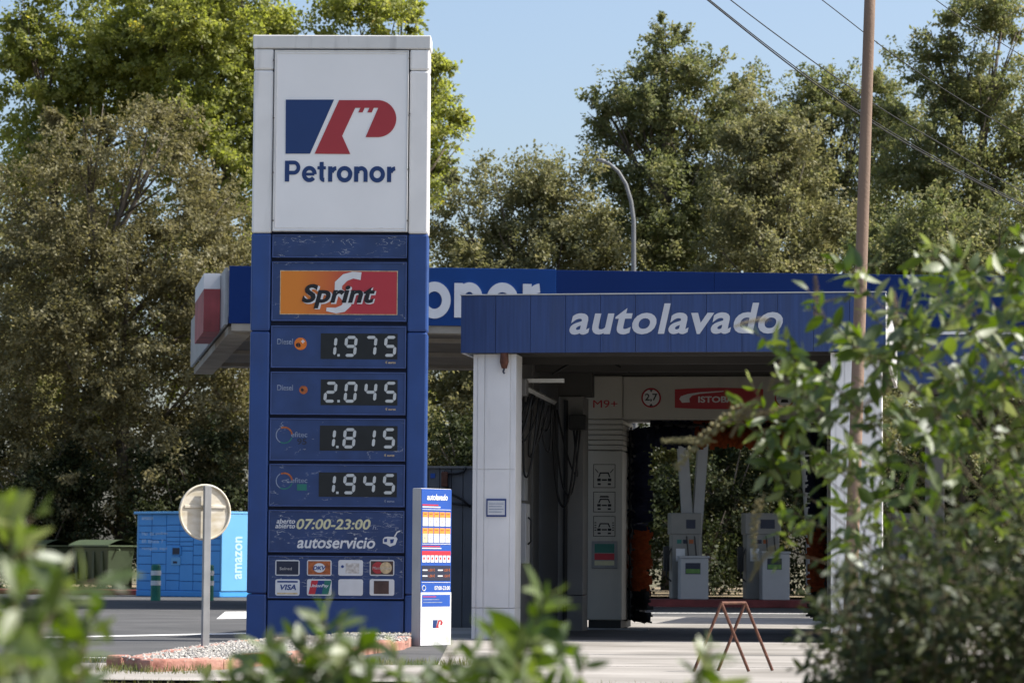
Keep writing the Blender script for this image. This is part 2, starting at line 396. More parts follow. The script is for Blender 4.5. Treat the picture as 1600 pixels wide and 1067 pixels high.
# ------------------------------------------------------------------ price totem
TF = Frame((at(523.5, 1005, 30.6).x, 30.6, 0), -1.0)
def trect(x0, y0, x1, y1, y, t):
    e = TF.rect(x0, y0, x1, y1, 0); return (e[0], e[1], y, y+t, e[2], e[3])
def build_totem():
    T = empty('totem_sign', TF, 'tall blue and white fuel price totem with Petronor logo', 'totem')
    xl0, ztop = TF.p(397, 55); xr1 = TF.p(671.5, 55)[0]
    W = (xr1 - xl0); xl0 = TF.p(391, 530)[0]; xr1 = TF.p(667, 530)[0]; xc = (xl0+xr1)/2; hw = W/2
    zb = .0; zsw = TF.p(530, 365)[1]; zcap = TF.p(530, 77)[1]; cw = .215
    for sgn in (-1, 1):
        xa, xb = (xc-hw, xc-hw+cw) if sgn < 0 else (xc+hw-cw, xc+hw)
        zz = [(zb, TF.p(530,928)[1]), (TF.p(530,928)[1], TF.p(530,518)[1]), (TF.p(530,518)[1], zsw)]
        for z0, z1 in zz: bx('column_cladding', (xa, xb, 0, .32, z0+.002, z1-.002), M['totem_blue'], T, .022)
        z1 = TF.p(530,110)[1]
        bx('column_cladding', (xa, xb, .001, .319, zsw+.002, z1-.002), M['white_paint'], T, .022)
        bx('column_cladding', (xa, xb, .001, .319, z1+.002, zcap), M['white_paint'], T, .022)
    bx('cap', (xc-hw-.012, xc+hw+.012, -.012, .332, zcap+.003, ztop), M['cap_white'], T, .012)
    bx('core', (xc-hw+cw-.01, xc+hw-cw+.01, .07, .28, zb, zcap), M['recess'], T)
    px0, px1 = xc-hw+cw+.012, xc+hw-cw-.012
    def panel(name, ya, yb, m, trim=True, mt='trim_blue', y=.012):
        z1, z0 = TF.p(530, ya)[1], TF.p(530, yb)[1]
        p = bx(name, (px0, px1, y, .08, z0, z1), M[m], T, .006)
        if trim:
            t = MB(); k = .013
            t.box(px0, px1, y-.010, y-.001, z1-k, z1-.001).box(px0, px1, y-.010, y-.001, z0+.001, z0+k)
            t.box(px0, px0+k, y-.010, y-.001, z0+k, z1-k).box(px1-k, px1, y-.010, y-.001, z0+k, z1-k)
            t.build('panel_trim', M[mt], p, .003)
        return p, y
    # logo panel
    p, y = panel('logo_panel', 79, 362, 'white_panel', True, 'cap_white', -.004)
    e = trect(431, 83, 637, 357, 0, 0)
    t = MB(); k = .01
    t.box(e[0], e[1], y-.006, y-.001, e[5]-k, e[5]).box(e[0], e[1], y-.006, y-.001, e[4], e[4]+k)
    t.box(e[0], e[0]+k, y-.006, y-.001, e[4]+k, e[5]-k).box(e[1]-k, e[1], y-.006, y-.001, e[4]+k, e[5]-k)
    t.build('inner_frame', M['white_paint'], p, .003)
    for (qx, qy) in [(428,95),(428,185),(427,270),(427,345),(640,92),(640,178),(638,265),(637,345)]:
        c = TF.p(qx, qy); MB().tube([(c[0], y-.016, c[1]), (c[0], y-.004, c[1])], .008, 8).build('screw', M['seal'], p)
    def cp(x, yy): return TF.p(420 + x/6.278, 130 + yy/6.278)
    MB().prism([cp(168,165),cp(640,165),cp(405,694),cp(165,694)], y-.006, y-.002).build('emblem_blue', M['logo_blue'], p)
    red = [cp(690,170), cp(1070,170)] + [cp(1070+181*math.sin(u), 351-181*math.cos(u)) for u in np.linspace(.12, math.pi-.05, 22)]
    red += [cp(*q) for q in [(950,532),(1075,245),(1030,245),(1010,290),(968,290),(988,245),(940,245),(920,290),(878,290),(900,245),(848,245),(720,520),(800,698),(450,695)]]
    MB().prism(red, y-.006, y-.002).build('emblem_red', M['logo_red'], p)
    e = TF.rect(445.5, 252, 618, 284.5)
    stroke_word('letter', e, y-.002, M['logo_blue'], p)
    # blank panel
    panel('blank_panel', 367, 403, 'panel_crack')
    # Sprint panel
    p, y = panel('brand_panel', 409, 502, 'panel_crack_few')
    e = TF.rect(438.5, 424, 620, 490.5)
    po = bx('poster', (e[0], e[1], y-.004, y-.001, e[2], e[3]), M['sprint_print'], p)
    t = MB(); k = .008
    t.box(e[0]-k, e[1]+k, y-.005, y-.001, e[3]+.0005, e[3]+k).box(e[0]-k, e[1]+k, y-.005, y-.001, e[2]-k, e[2]-.0005).box(e[0]-k, e[0]-.0005, y-.005, y-.001, e[2], e[3]).box(e[1]+.0005, e[1]+k, y-.005, y-.001, e[2], e[3])
    t.build('poster_edge', M['print_sand'], p)
    sw = [(690,110),(650,90),(600,88),(545,110),(508,150),(500,190),(520,215),(560,235),(570,262),(545,288),(505,300),(450,295)]
    # the white swoosh: a band along a curve
    mid = [(655,112),(610,106),(566,120),(530,155),(528,190),(552,215),(575,240),(580,268),(555,292),(515,303),(462,296)]
    wd = [30,26,30,32,30,30,32,30,28,22,14]
    L, Rr = [], []
    for i in range(len(mid)):
        q = Vector(mid[min(i+1,len(mid)-1)]) - Vector(mid[max(i-1,0)]); q.normalize(); nn = Vector((-q.y, q.x))
        L.append(Vector(mid[i]) + nn*wd[i]/2*1.45); Rr.append(Vector(mid[i]) - nn*wd[i]/2*1.45)
    f = lambda v: TF.p(380 + v.x/3.557, 400 + v.y/3.557)
    mb = MB()
    for i in range(len(mid)-1):
        qd = [f(L[i]), f(L[i+1]), f(Rr[i+1]), f(Rr[i])]
        mb.add([(a_[0], y-.0065, a_[1]) for a_ in qd], [(0,1,2,3)])
    mb.build('swoosh', M['print_white'], p)
    e = TF.rect(473.5, 445.5, 588, 483.5); text('lettering', 'Sprint', e, y-.0075, M['print_white'], p, .22, .045, .001)
    e = TF.rect(471.5, 444, 586, 482); text('lettering', 'Sprint', e, y-.0095, M['print_black'], p, .22, .030, .001)
    # price panels
    SEG = {'0':'abcdef','1':'bc','2':'abged','4':'fgbc','5':'afgcd','7':'abc','8':'abcdefg','9':'abcdfg'}
    def digit(ch, x0, x1, z0, z1, yy, par):
        w_, h_, k = x1-x0, z1-z0, .032; mb = MB(); zm = (z0+z1)/2; g = .004
        sh = lambda x, z: (x + (z-z0)*.09, z)
        H = lambda z: [(x0+g, z), (x0+g+k/2, z+k/2), (x1-g-k/2, z+k/2), (x1-g, z), (x1-g-k/2, z-k/2), (x0+g+k/2, z-k/2)]
        V = lambda x, a_, b_: [(x, a_+g), (x+k/2, a_+g+k/2), (x+k/2, b_-g-k/2), (x, b_-g), (x-k/2, b_-g-k/2), (x-k/2, a_+g+k/2)]
        sg = {'a': H(z1), 'g': H(zm), 'd': H(z0), 'f': V(x0, zm, z1), 'e': V(x0, z0, zm), 'b': V(x1, zm, z1), 'c': V(x1, z0, zm)}
        for c in SEG[ch]: mb.prism([sh(*q) for q in sg[c]], yy-.004, yy)
        mb.build('digit', M['segment'], par)
    rows = [(509,575,501,621,521,561,'1975',(525,557)), (581,648,501,621,593,633,'2045',(596.5,628.5)),
            (653.5,720,499.5,621,665,704,'1815',(669,700)), (725,791.5,498,620,738,776,'1945',(740.5,771.5))]
    for r, (ya, yb, dx0, dx1, dy0, dy1, s, (g0, g1)) in enumerate(rows):
        p, y = panel('price_panel', ya, yb, 'panel_blue' if r < 2 else 'panel_crack_few')
        p['label'] = 'blue price panel reading ' + s[0] + '.' + s[1:]
        e = TF.rect(dx0, dy0, dx1, dy1); bx('display', (e[0], e[1], y-.003, y-.0005, e[2], e[3]), M['display'], p)
        off = -2 if r >= 2 else 0
        ctr = [516, 547.5, 578.5, 609.5]
        for ch, cx in zip(s, ctr):
            lo, hi = cx-7.5, cx+7.5
            q0, q1 = TF.p(lo+off-1.2, g1)[0], TF.p(hi+off-1.2, g1)[0]
            digit(ch, q0, q1, TF.p(cx, g1-2)[1], TF.p(cx, g0+2)[1], y-.003, p)
        q = TF.p(529+off, g1-2); bx('decimal_point', (q[0]-.013, q[0]+.013, y-.007, y-.003, q[1]-.013, q[1]+.013), M['segment'], p)
        e = TF.rect(602+off, yb-11, 618+off, yb-7); text('lettering', '€ euros', e, y-.0005, M['print_faded'] if r == 3 else M['print_sand'], p, 0, .02, .002)
        if r < 2:
            e = TF.rect(433, ya+20, 457.5, ya+29); text('lettering', 'Diesel', e, y-.0005, M['print_faded'], p, 0, .01, .002)
            c = TF.p(469.5 if r == 0 else 474, ya+28); rad = .067 if r == 0 else .045
            MB().prism([(c[0]+rad*math.cos(u), c[1]+rad*math.sin(u)) for u in np.linspace(0, 2*math.pi, 28, endpoint=False)], y-.003, y-.0005).build('fuel_badge', M['orange' if r == 0 else 'dull_orange'], p)
            rr = rad*.45
            e = (c[0]-rad*.75, c[0]-rad*.75+rr*1.7, c[1]-rad*.55, c[1]+rad*.15)
            if r == 0: text('lettering', 'e', e, y-.003, M['print_black'], p, 0, .03, .001)
            if r == 0: text('lettering', '+', (c[0]+.005, c[0]+.045, c[1]+.005, c[1]+.045), y-.003, M['print_white'], p, 0, .03, .001)
            else: MB().prism([(c[0]-.012+.016*math.cos(u), c[1]+.016*math.sin(u)) for u in np.linspace(0, 2*math.pi, 12, endpoint=False)], y-.005, y-.003).build('badge_dot', M['print_black'], p)
        else:
            c = TF.p(444, ya+26); ro = .092
            for a0, a1, mm, k in ((.1, 2.0, 'dull_orange', .018), (2.1, 4.2, 'print_faded', .010), (4.2, 6.0, 'print_green', .012)):
                us = np.linspace(a0, a1, 14)
                pol = [(c[0]+ro*math.cos(u), c[1]+ro*math.sin(u)) for u in us] + [(c[0]+(ro-k)*math.cos(u), c[1]+(ro-k)*math.sin(u)) for u in us[::-1]]
                MB().prism(pol, y-.003, y-.0005).build('fuel_ring', M[mm], p)
            e = TF.rect(455, ya+21, 480, ya+29); text('lettering', 'efitec', e, y-.0005, M['print_faded'], p, 0, .005, .002)
            e = TF.rect(464, ya+31, 479, ya+41)
            if r == 2: text('lettering', '95', e, y-.0005, M['print_dark'], p, 0, .02, .002)
            else: bx('grade_patch', (e[0], e[1], y-.003, y-.0005, e[2], e[3]), M['print_green'], p)
    # opening hours
    p, y = panel('hours_panel', 797, 863, 'panel_crack')
    text('lettering', 'aberto', TF.rect(432, 810, 461, 817.5), y-.0005, M['print_white'], p, .2, .015, .002)
    text('lettering', 'abierto', TF.rect(430, 817.5, 461, 825), y-.0005, M['print_white'], p, .2, .015, .002)
    text('lettering', '07:00-23:00', TF.rect(463, 810.5, 579, 827), y-.0005, M['print_yellow'], p, .2, .022, .002)
    text('lettering', 'h.', TF.rect(582, 820, 590, 827), y-.0005, M['print_faded'], p, .2, .005, .002)
    text('lettering', 'autoservicio', TF.rect(464, 839, 586, 856.5), y-.0005, M['print_white'], p, .2, .02, .002)
    f = lambda a_: [TF.p(410 + x/6.67, 790 + z/6.67) for x, z in a_]
    g = MB(); g.prism(f([(1300,320),(1395,325),(1408,345),(1385,405),(1330,425),(1290,400),(1255,390),(1255,345),(1275,325)]), y-.003, y-.0005)
    g.prism(f([(1370,318),(1400,268),(1432,255),(1435,268),(1408,280),(1385,322)]), y-.003, y-.0005)
    g.build('nozzle_pictogram', M['print_white'], p)
    g = MB(); g.prism(f([(1268,345),(1300,340),(1298,375),(1268,378)]), y-.005, y-.0032); g.prism(f([(1330,350),(1372,345),(1362,385),(1335,392)]), y-.005, y-.0032)
    g.build('nozzle_detail', M['print_navy'], p)
    # card stickers
    p, y = panel('card_panel', 868, 935, 'panel_crack')
    xs = [(430,468),(479.5,518),(528.5,567),(577.5,616)]; ys = [(874.5,899),(904.5,930)]
    cards = [[('print_dark','Solred'),('logo_red','DKV'),('print_white',''),('print_black','mc')],[('print_white','VISA'),('print_white','UnionPay'),('print_grey',''),('print_grey','dk')]]
    for j in range(2):
        for i in range(4):
            (xa, xb), (ya, yb) = xs[i], ys[j]; mm, s = cards[j][i]
            e = TF.rect(xa, ya, xb, yb); q = .012; cx, cz = (e[0]+e[1])/2, (e[2]+e[3])/2; W_, H_ = e[1]-e[0], e[3]-e[2]
            pol = []
            for sx, sz, a0 in ((1,1,0),(-1,1,.5),(-1,-1,1),(1,-1,1.5)):
                for u in np.linspace(0, .5, 4): pol.append((cx+sx*(W_/2-.02)+.02*math.cos((a0+u)*math.pi), cz+sz*(H_/2-.02)+.02*math.sin((a0+u)*math.pi)))
            MB().prism(pol, y-.003, y-.0005).build('card_sticker', M['print_white'], p)
            bi = (cx-W_/2+q, cx+W_/2-q, y-.005, y-.0032, cz-H_/2+q, cz+H_/2-q)
            fl = lambda u0, u1, v0, v1: (cx+W_*(u0-.5), cx+W_*(u1-.5), cz+H_*(v0-.5), cz+H_*(v1-.5))
            def circ(u, v, rr, m_, sx=1):
                MB().prism([(cx+W_*(u-.5)+rr*sx*math.cos(t_), cz+H_*(v-.5)+rr*math.sin(t_)) for t_ in np.linspace(0, 2*math.pi, 24, endpoint=False)], y-.008, y-.0052).build('card_print', m_, p)
            if s == 'Solred':
                bx('card_print', bi, M['print_dark'], p); text('lettering', 'Solred', fl(.18,.68,.36,.54), y-.0052, M['print_grey'], p, 0, .01, .001)
            elif s == 'DKV':
                bx('card_print', bi, M['dull_orange'], p); circ(.5, .5, H_*.30, M['print_white'], 1.25)
                text('lettering', 'DKV', fl(.24,.78,.36,.62), y-.0082, M['print_navy'], p, .25, .04, .001)
            elif s == 'mc':
                bx('card_print', bi, M['print_brown'], p); circ(.34, .5, H_*.38, M['logo_red']); 
                MB().prism([(cx+W_*.16+H_*.38*math.cos(t_), cz+H_*.38*math.sin(t_)) for t_ in np.linspace(0, 2*math.pi, 24, endpoint=False)], y-.0095, y-.0082).build('card_print', M['print_sand'], p)
                text('lettering', 'MasterCard', fl(.12,.88,.40,.58), y-.0097, M['print_grey'], p, .1, .0, .001)
            elif s == 'VISA':
                text('lettering', 'VISA', fl(.2,.86,.34,.68), y-.0032, M['print_navy'], p, .2, .03, .002)
                e2 = fl(.08,.92,.80,.90); bx('card_print', (e2[0],e2[1],y-.005,y-.0032,e2[2],e2[3]), M['print_navy'], p)
                e2 = fl(.08,.92,.08,.18); bx('card_print', (e2[0],e2[1],y-.005,y-.0032,e2[2],e2[3]), M['print_sand'], p)
            elif s == 'UnionPay':
                for k, m_ in enumerate(('print_red','print_navy','print_green')):
                    u0 = .06+k*.27
                    MB().prism([(cx+W_*(a_-.5), cz+H_*(b_-.5)) for a_, b_ in ((u0,.08),(u0+.27,.08),(u0+.39,.92),(u0+.12,.92))], y-.005, y-.0032).build('card_print', M[m_], p)
                text('lettering', 'UnionPay', fl(.12,.88,.46,.70), y-.0052, M['print_white'], p, .2, .02, .001)
            elif s == 'dk':
                e2 = fl(.17,.78,.10,.90); bx('card_print', (e2[0],e2[1],y-.005,y-.0032,e2[2],e2[3]), M['print_brown'], p)
            elif i == 2 and j == 0:
                e2 = fl(.3,.85,.15,.8); bx('card_print', (e2[0],e2[1],y-.005,y-.0032,e2[2],e2[3]), mat('card_map', (.62,.56,.50), .5, .4, 30, c2=(.70,.68,.66)), p)
                circ(.17, .58, H_*.09, M['print_navy'])
    panel('base_panel', 938, 1003, 'totem_blue', False)
build_totem()

# ------------------------------------------------------------------ small price board of the car wash
def build_board():
    c = at(681, 1008, 29.4); BF = Frame((c.x, c.y, 0), 48)
    B = empty('wash_price_board', BF, 'narrow upright car wash price board right of the totem', 'price board')
    e = BF.rect(657.5, 763, 705, 1008); x0, x1, z0, z1 = e
    bx('cabinet', (x0, x1, .006, .13, 0, z1), M['board_side'], B, .008)
    W_, H_ = x1-x0, z1
    def r(u0, u1, v0, v1, m, name='print', y=0.0, t=.003):
        return bx(name, (x0+W_*u0, x0+W_*u1, y-t, y, H_*(1-v1), H_*(1-v0)), M[m], B)
    bx('face_panel', (x0+.004, x1-.004, 0, .0055, .01, z1-.006), M['board_blue'], B)
    tx = lambda s, u0, u1, v0, v1, m, sh=0, bo=.02: text('lettering', s, (x0+W_*u0, x0+W_*u1, H_*(1-v1), H_*(1-v0)), -.0005, M[m], B, sh, bo, .002)
    tx('autolavado', .18, .86, .035, .075, 'print_white', .15, .03)
    r(.03, .55, .102, .110, 'print_red', y=-.0005); r(.03, .62, .115, .123, 'print_white', y=-.0005); r(.03, .96, .133, .1365, 'print_white', y=-.0005)
    for v0, v1 in ((.150, .240), (.252, .345)):
        for i in range(5):
            u = .045 + i*.187; vm = v0+(v1-v0)*.38
            r(u, u+.16, v0, vm, 'print_orange', 'programme_card', -.0005); r(u, u+.16, vm+.0005, v1, 'print_white' if (i or v0 < .2) else 'print_yellow', 'programme_card', -.0005)
            r(u+.03, u+.13, v0+.010, v0+.016, 'dull_orange', y=-.0036, t=.001); r(u+.05, u+.10, vm+.02, vm+.035, 'print_grey', y=-.0036, t=.001)
    r(.03, .96, .352, .3555, 'print_white', y=-.0005); r(.03, .62, .365, .372, 'print_red', y=-.0005); r(.03, .66, .377, .384, 'print_white', y=-.0005)
    r(.03, .97, .397, .425, 'print_red', y=-.0005)
    for i in range(7):
        u = .04+i*.135; r(u, u+.112, .4255, .47, 'print_white', 'programme_card', -.0005)
        r(u+.03, u+.08, .437, .452, 'print_red', y=-.0036, t=.001)
    r(.03, .97, .49, .585, 'print_dark', 'display', -.0005)
    for v in (.515, .552):
        for u in (.05, .55):
            r(u, u+.16, v, v+.008, 'print_white', y=-.0036, t=.001); text('lettering', '1,50 €', (x0+W_*(u+.2), x0+W_*(u+.40), H_*(1-v-.014), H_*(1-v+.006)), -.0036, M['dull_orange'], B, 0, .02, .001)
    r(.03, .97, .595, .598, 'print_white', y=-.0005)
    tx('07:00-23:00', .45, .96, .620, .645, 'print_white')
    us = np.linspace(0, 2*math.pi, 17); cx, cz = x0+W_*.1, H_*(1-.633)
    mb = MB(); mb.tube([(cx+.026*math.cos(u), -.003, cz+.026*math.sin(u)) for u in us], .004, 5).build('clock_pictogram', M['print_white'], B)
    r(.0, 1.0, .66, .995, 'print_white', 'white_panel', -.0005)
    r(.04, .96, .675, .750, 'board_blue', y=-.0036, t=.001)
    for k in range(3): r(.07, .5+.1*k, .685+.018*k, .690+.018*k, 'print_red' if k == 0 else 'print_faded', y=-.0047, t=.001)
    f = lambda u, v: (x0+W_*u, H_*(1-v))
    MB().prism([f(.40,.835),f(.56,.835),f(.50,.885),f(.40,.885)], -.005, -.0036).build('emblem_blue', M['logo_blue'], B)
    MB().prism([f(.58,.835),f(.68,.835),f(.73,.850),f(.70,.868),f(.64,.868),f(.66,.845),f(.62,.845),f(.585,.87),f(.60,.885),f(.50,.885)], -.005, -.0036).build('emblem_red', M['logo_red'], B)
build_board()

# ------------------------------------------------------------------ car wash bay
WF = Frame((at(720, 1000, 32.0).x, 32.0, 0), -8.8)
def build_wash():
    B = empty('car_wash_bay', WF, 'open car wash bay with blue autolavado fascia and white posts', 'car wash')
    x0, x1, z0, z1 = WF.rect(720, 459.5, 1384, 550)
    D = 6.6
    n = 12
    for i in range(n):
        a_ = x0+(x1-x0)*i/n; b_ = x0+(x1-x0)*(i+1)/n
        bx('fascia_sheet', (a_+.0015, b_-.0015, 0, .05, z0, z1), M['fascia_wash'], B, .004)
    bx('fascia_trim', (x0-.01, x1+.01, -.012, .06, z1+.002, z1+.014), M['rail'], B)
    bx('side_fascia', (x1-.04, x1, .062, D, z0, z1), M['white_paint'], B)
    bx('side_fascia', (x0, x0+.04, .062, D, z0, z1), M['white_paint'], B)
    bx('rear_fascia', (x0, x1, D+.002, D+.05, z0, z1), M['fascia_wash'], B)
    bx('roof', (x0+.05, x1-.05, .065, D-.005, z0+.16, z1-.05), M['wall_dark'], B)
    for k in range(5):
        y = .8+k*1.35; bx('roof_beam', (x0+.06, x1-.06, y, y+.12, z0+.02, z0+.155), M['wall_dark'], B)
    e = WF.rect(890, 474, 1223, 522)
    text('letter', 'autolavado', e, -.001, M['letter_white'], B, .2, .024, .006, 1.06, True)
    # posts of folded white sheet
    for (pa, pb) in ((738, 805), (1298, 1378)):
        xa, xb = WF.p(pa, 770, .1)[0], WF.p(pb, 770, .1)[0]
        P = bx('post', (xa, xb, .12, .56, .35, z0-.004), M['white_paint'], B, .006)
        bx('post_foot', (xa, xb, .12, .56, 0, .348), M['white_paint'], P, .006)
        for u0, u1 in ((.0, .09), (.11, .26), (.28, .86), (.88, 1.0)):
            for za, zb_ in ((.004, .345), (.355, 1.9), (1.905, z0-.006)):
                bx('post_sheet', (xa+(xb-xa)*u0, xa+(xb-xa)*u1, .112 - (.004 if .1 < u0 < .5 else 0), .119, za, zb_), M['white_paint'], P)
    e = WF.rect(760, 779, 791, 807, .1)
    p = bx('notice', (e[0], e[1], .096, .106, e[2], e[3]), M['print_navy'], B)
    bx('notice_paper', (e[0]+.015, e[1]-.015, .092, .0955, e[2]+.02, e[3]-.02), M['print_white'], p)
    for k in range(4): bx('notice_line', (e[0]+.03, e[1]-.03-.02*(k%2), .090, .0918, e[3]-.06-.03*k, e[3]-.053-.03*k), M['print_faded'], p)
    # rusty lamp on the post
    c = WF.p(788, 563, .05)
    l = MB(); l.tube([(c[0], .05, c[1]+.12), (c[0], .05, c[1]+.09), (c[0], .05, c[1]-.02), (c[0], .05, c[1]-.09)], [.02, .045, .05, .03], 10)
    lo = l.build('post_lamp', M['rust'], B, smooth=True)
    MB().tube([(c[0], .05, c[1]-.09), (c[0]-.01, .04, c[1]-.13), (c[0]+.005, .04, c[1]-.15)], .012, 6).build('lamp_tip', M['print_dark'], lo)
    # left wall: sheets standing between the front post and the rear post
    xw = WF.p(805, 770, .1)[0]
    for i in range(6):
        ya = .62+i*.55; bx('wall_sheet', (xw-.34, xw-.30+.02*(i % 2), ya, ya+.54, 0, z0+.15), M['wall_grey'], B)
    xa, xb = WF.p(872, 770, 4.0)[0], WF.p(911, 770, 4.0)[0]
    for za, zb_ in ((0, .45), (.455, 2.95)):
        bx('inner_post', (xa, xb, 4.0, 4.5, za, zb_), M['wall_grey'], B, .01)
    bx('inner_beam', (xa-.1, xb+.1, 4.05, 4.3, 2.953, 3.25), M['wall_dark'], B)
    bx('wall_sheet', (xw-.34, xa-.004, 4.02, 4.06, 0, z0+.15), M['wall_dark'], B)
    for i in range(3):
        ya = 4.55+i*.66; bx('wall_sheet', (xa-.6, xa-.56+.02*(i % 2), ya, ya+.65, 0, z0+.15), M['wall_grey'], B)
    for i in range(9):
        ya = .6+i*.66; bx('wall_sheet', (x1-.40, x1-.36+.02*(i % 2), ya, ya+.65, 0, z0+.15), M['wall_grey'], B)
    # equipment on the wall
    e = WF.rect(808, 786, 822, 880, 1.2); p = bx('wall_cabinet', (e[0], e[1], 1.2, 1.5, e[2], e[3]), M['pump_white'], B, .01)
    MB().tube([(e[1]+.01, 1.28, e[2]+.22), (e[1]+.05, 1.28, e[2]+.26), (e[1]+.05, 1.28, e[3]-.2), (e[1]+.01, 1.28, e[3]-.16)], .012, 6).build('handle', M['rubber'], p)
    e = WF.rect(806, 737, 820, 782, 1.3); bx('meter_box', (e[0], e[1], 1.3, 1.55, e[2], e[3]), M['steel'], B, .01)
    e = WF.rect(806, 592, 822, 618, .8); bx('junction_box', (e[0], e[1], .8, 1.0, e[2], e[3]), M['wall_grey'], B, .01)
    a_, b_ = WF.p(815, 595, 1.0), WF.p(880, 597, 3.2)
    bx('rail', (a_[0], WF.p(881, 596, 1.0)[0], 1.0, 1.05, a_[1]-.02, a_[1]+.025), M['rail'], B)
    a2, b2 = WF.p(822, 606, 1.1), WF.p(866, 628, 3.6)
    MB().tube([(a2[0], 1.1, a2[1]), (b2[0], 3.6, b2[1])], .035, 4).build('rail', M['rail'], B)
    e = WF.rect(889, 648, 915, 671, 3.7); bx('switch_box', (e[0], e[1], 3.7, 3.9, e[2], e[3]), M['rubber'], B, .01)
    loops = [((812,612),(808,690),(832,616),.9),((818,612),(822,745),(842,622),1.2),((826,616),(815,690),(846,625),1.3),((834,618),(828,712),(850,628),1.6),
             ((842,622),(856,705),(862,632),2.2),((850,626),(852,672),(866,634),2.4),((862,632),(878,790),(902,672),3.5),((866,634),(886,772),(906,672),3.55),((870,640),(900,742),(896,672),3.6),((815,622),(806,668),(822,628),.9),
             ((830,620),(812,660),(838,622),1.4),((846,626),(838,690),(858,634),2.0)]
    for k, (pa, pm, pb, dep) in enumerate(loops):
        A, Mi, Bp = [WF.p(*q, dep) for q in (pa, pm, pb)]
        pts = []
        for t in np.linspace(0, 1, 21):
            cx = 2*Mi[0]-.5*(A[0]+Bp[0]); cz = 2*Mi[1]-.5*(A[1]+Bp[1])
            x = (1-t)**2*A[0]+2*t*(1-t)*cx+t*t*Bp[0]; s_ = (2*t-1)
            base = A[1]*(1-t)+Bp[1]*t; mid = .5*(A[1]+Bp[1])
            z = base - (mid-Mi[1])*(1-abs(s_)**2.6)
            pts.append((x, dep+.02*math.sin(6*t+k), z))
        MB().tube(pts, .013 if k % 3 else .017, 6).build('hose', M['rubber'], B, smooth=True)
    A, Bp = WF.p(863, 585, 2.8), WF.p(983, 582, 3.6)
    MB().tube([(A[0]+(Bp[0]-A[0])*t, 2.8+.8*t, A[1]+(Bp[1]-A[1])*t+.20*math.sin(math.pi*min(1, t*1.0))*(1.0 if t < .5 else 1)) for t in np.linspace(0, 1, 14)], .014, 6).build('cable', M['rubber'], B, smooth=True)
    MB().tube([(WF.p(884,650,3.9)[0], 3.92, 0), (WF.p(884,650,3.9)[0], 3.92, 2.9)], .03, 6).build('pipe', M['rubber'], B)
    return x0, x1, z0
wash_x0, wash_x1, wash_z0 = build_wash()
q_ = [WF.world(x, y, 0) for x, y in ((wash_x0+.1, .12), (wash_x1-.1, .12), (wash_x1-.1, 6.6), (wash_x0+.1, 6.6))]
sheet('bay_floor_shade', [(p.x, p.y) for p in q_], .010, M['shaded_floor'])  # dark sheet over the apron, painting the shade inside the bay

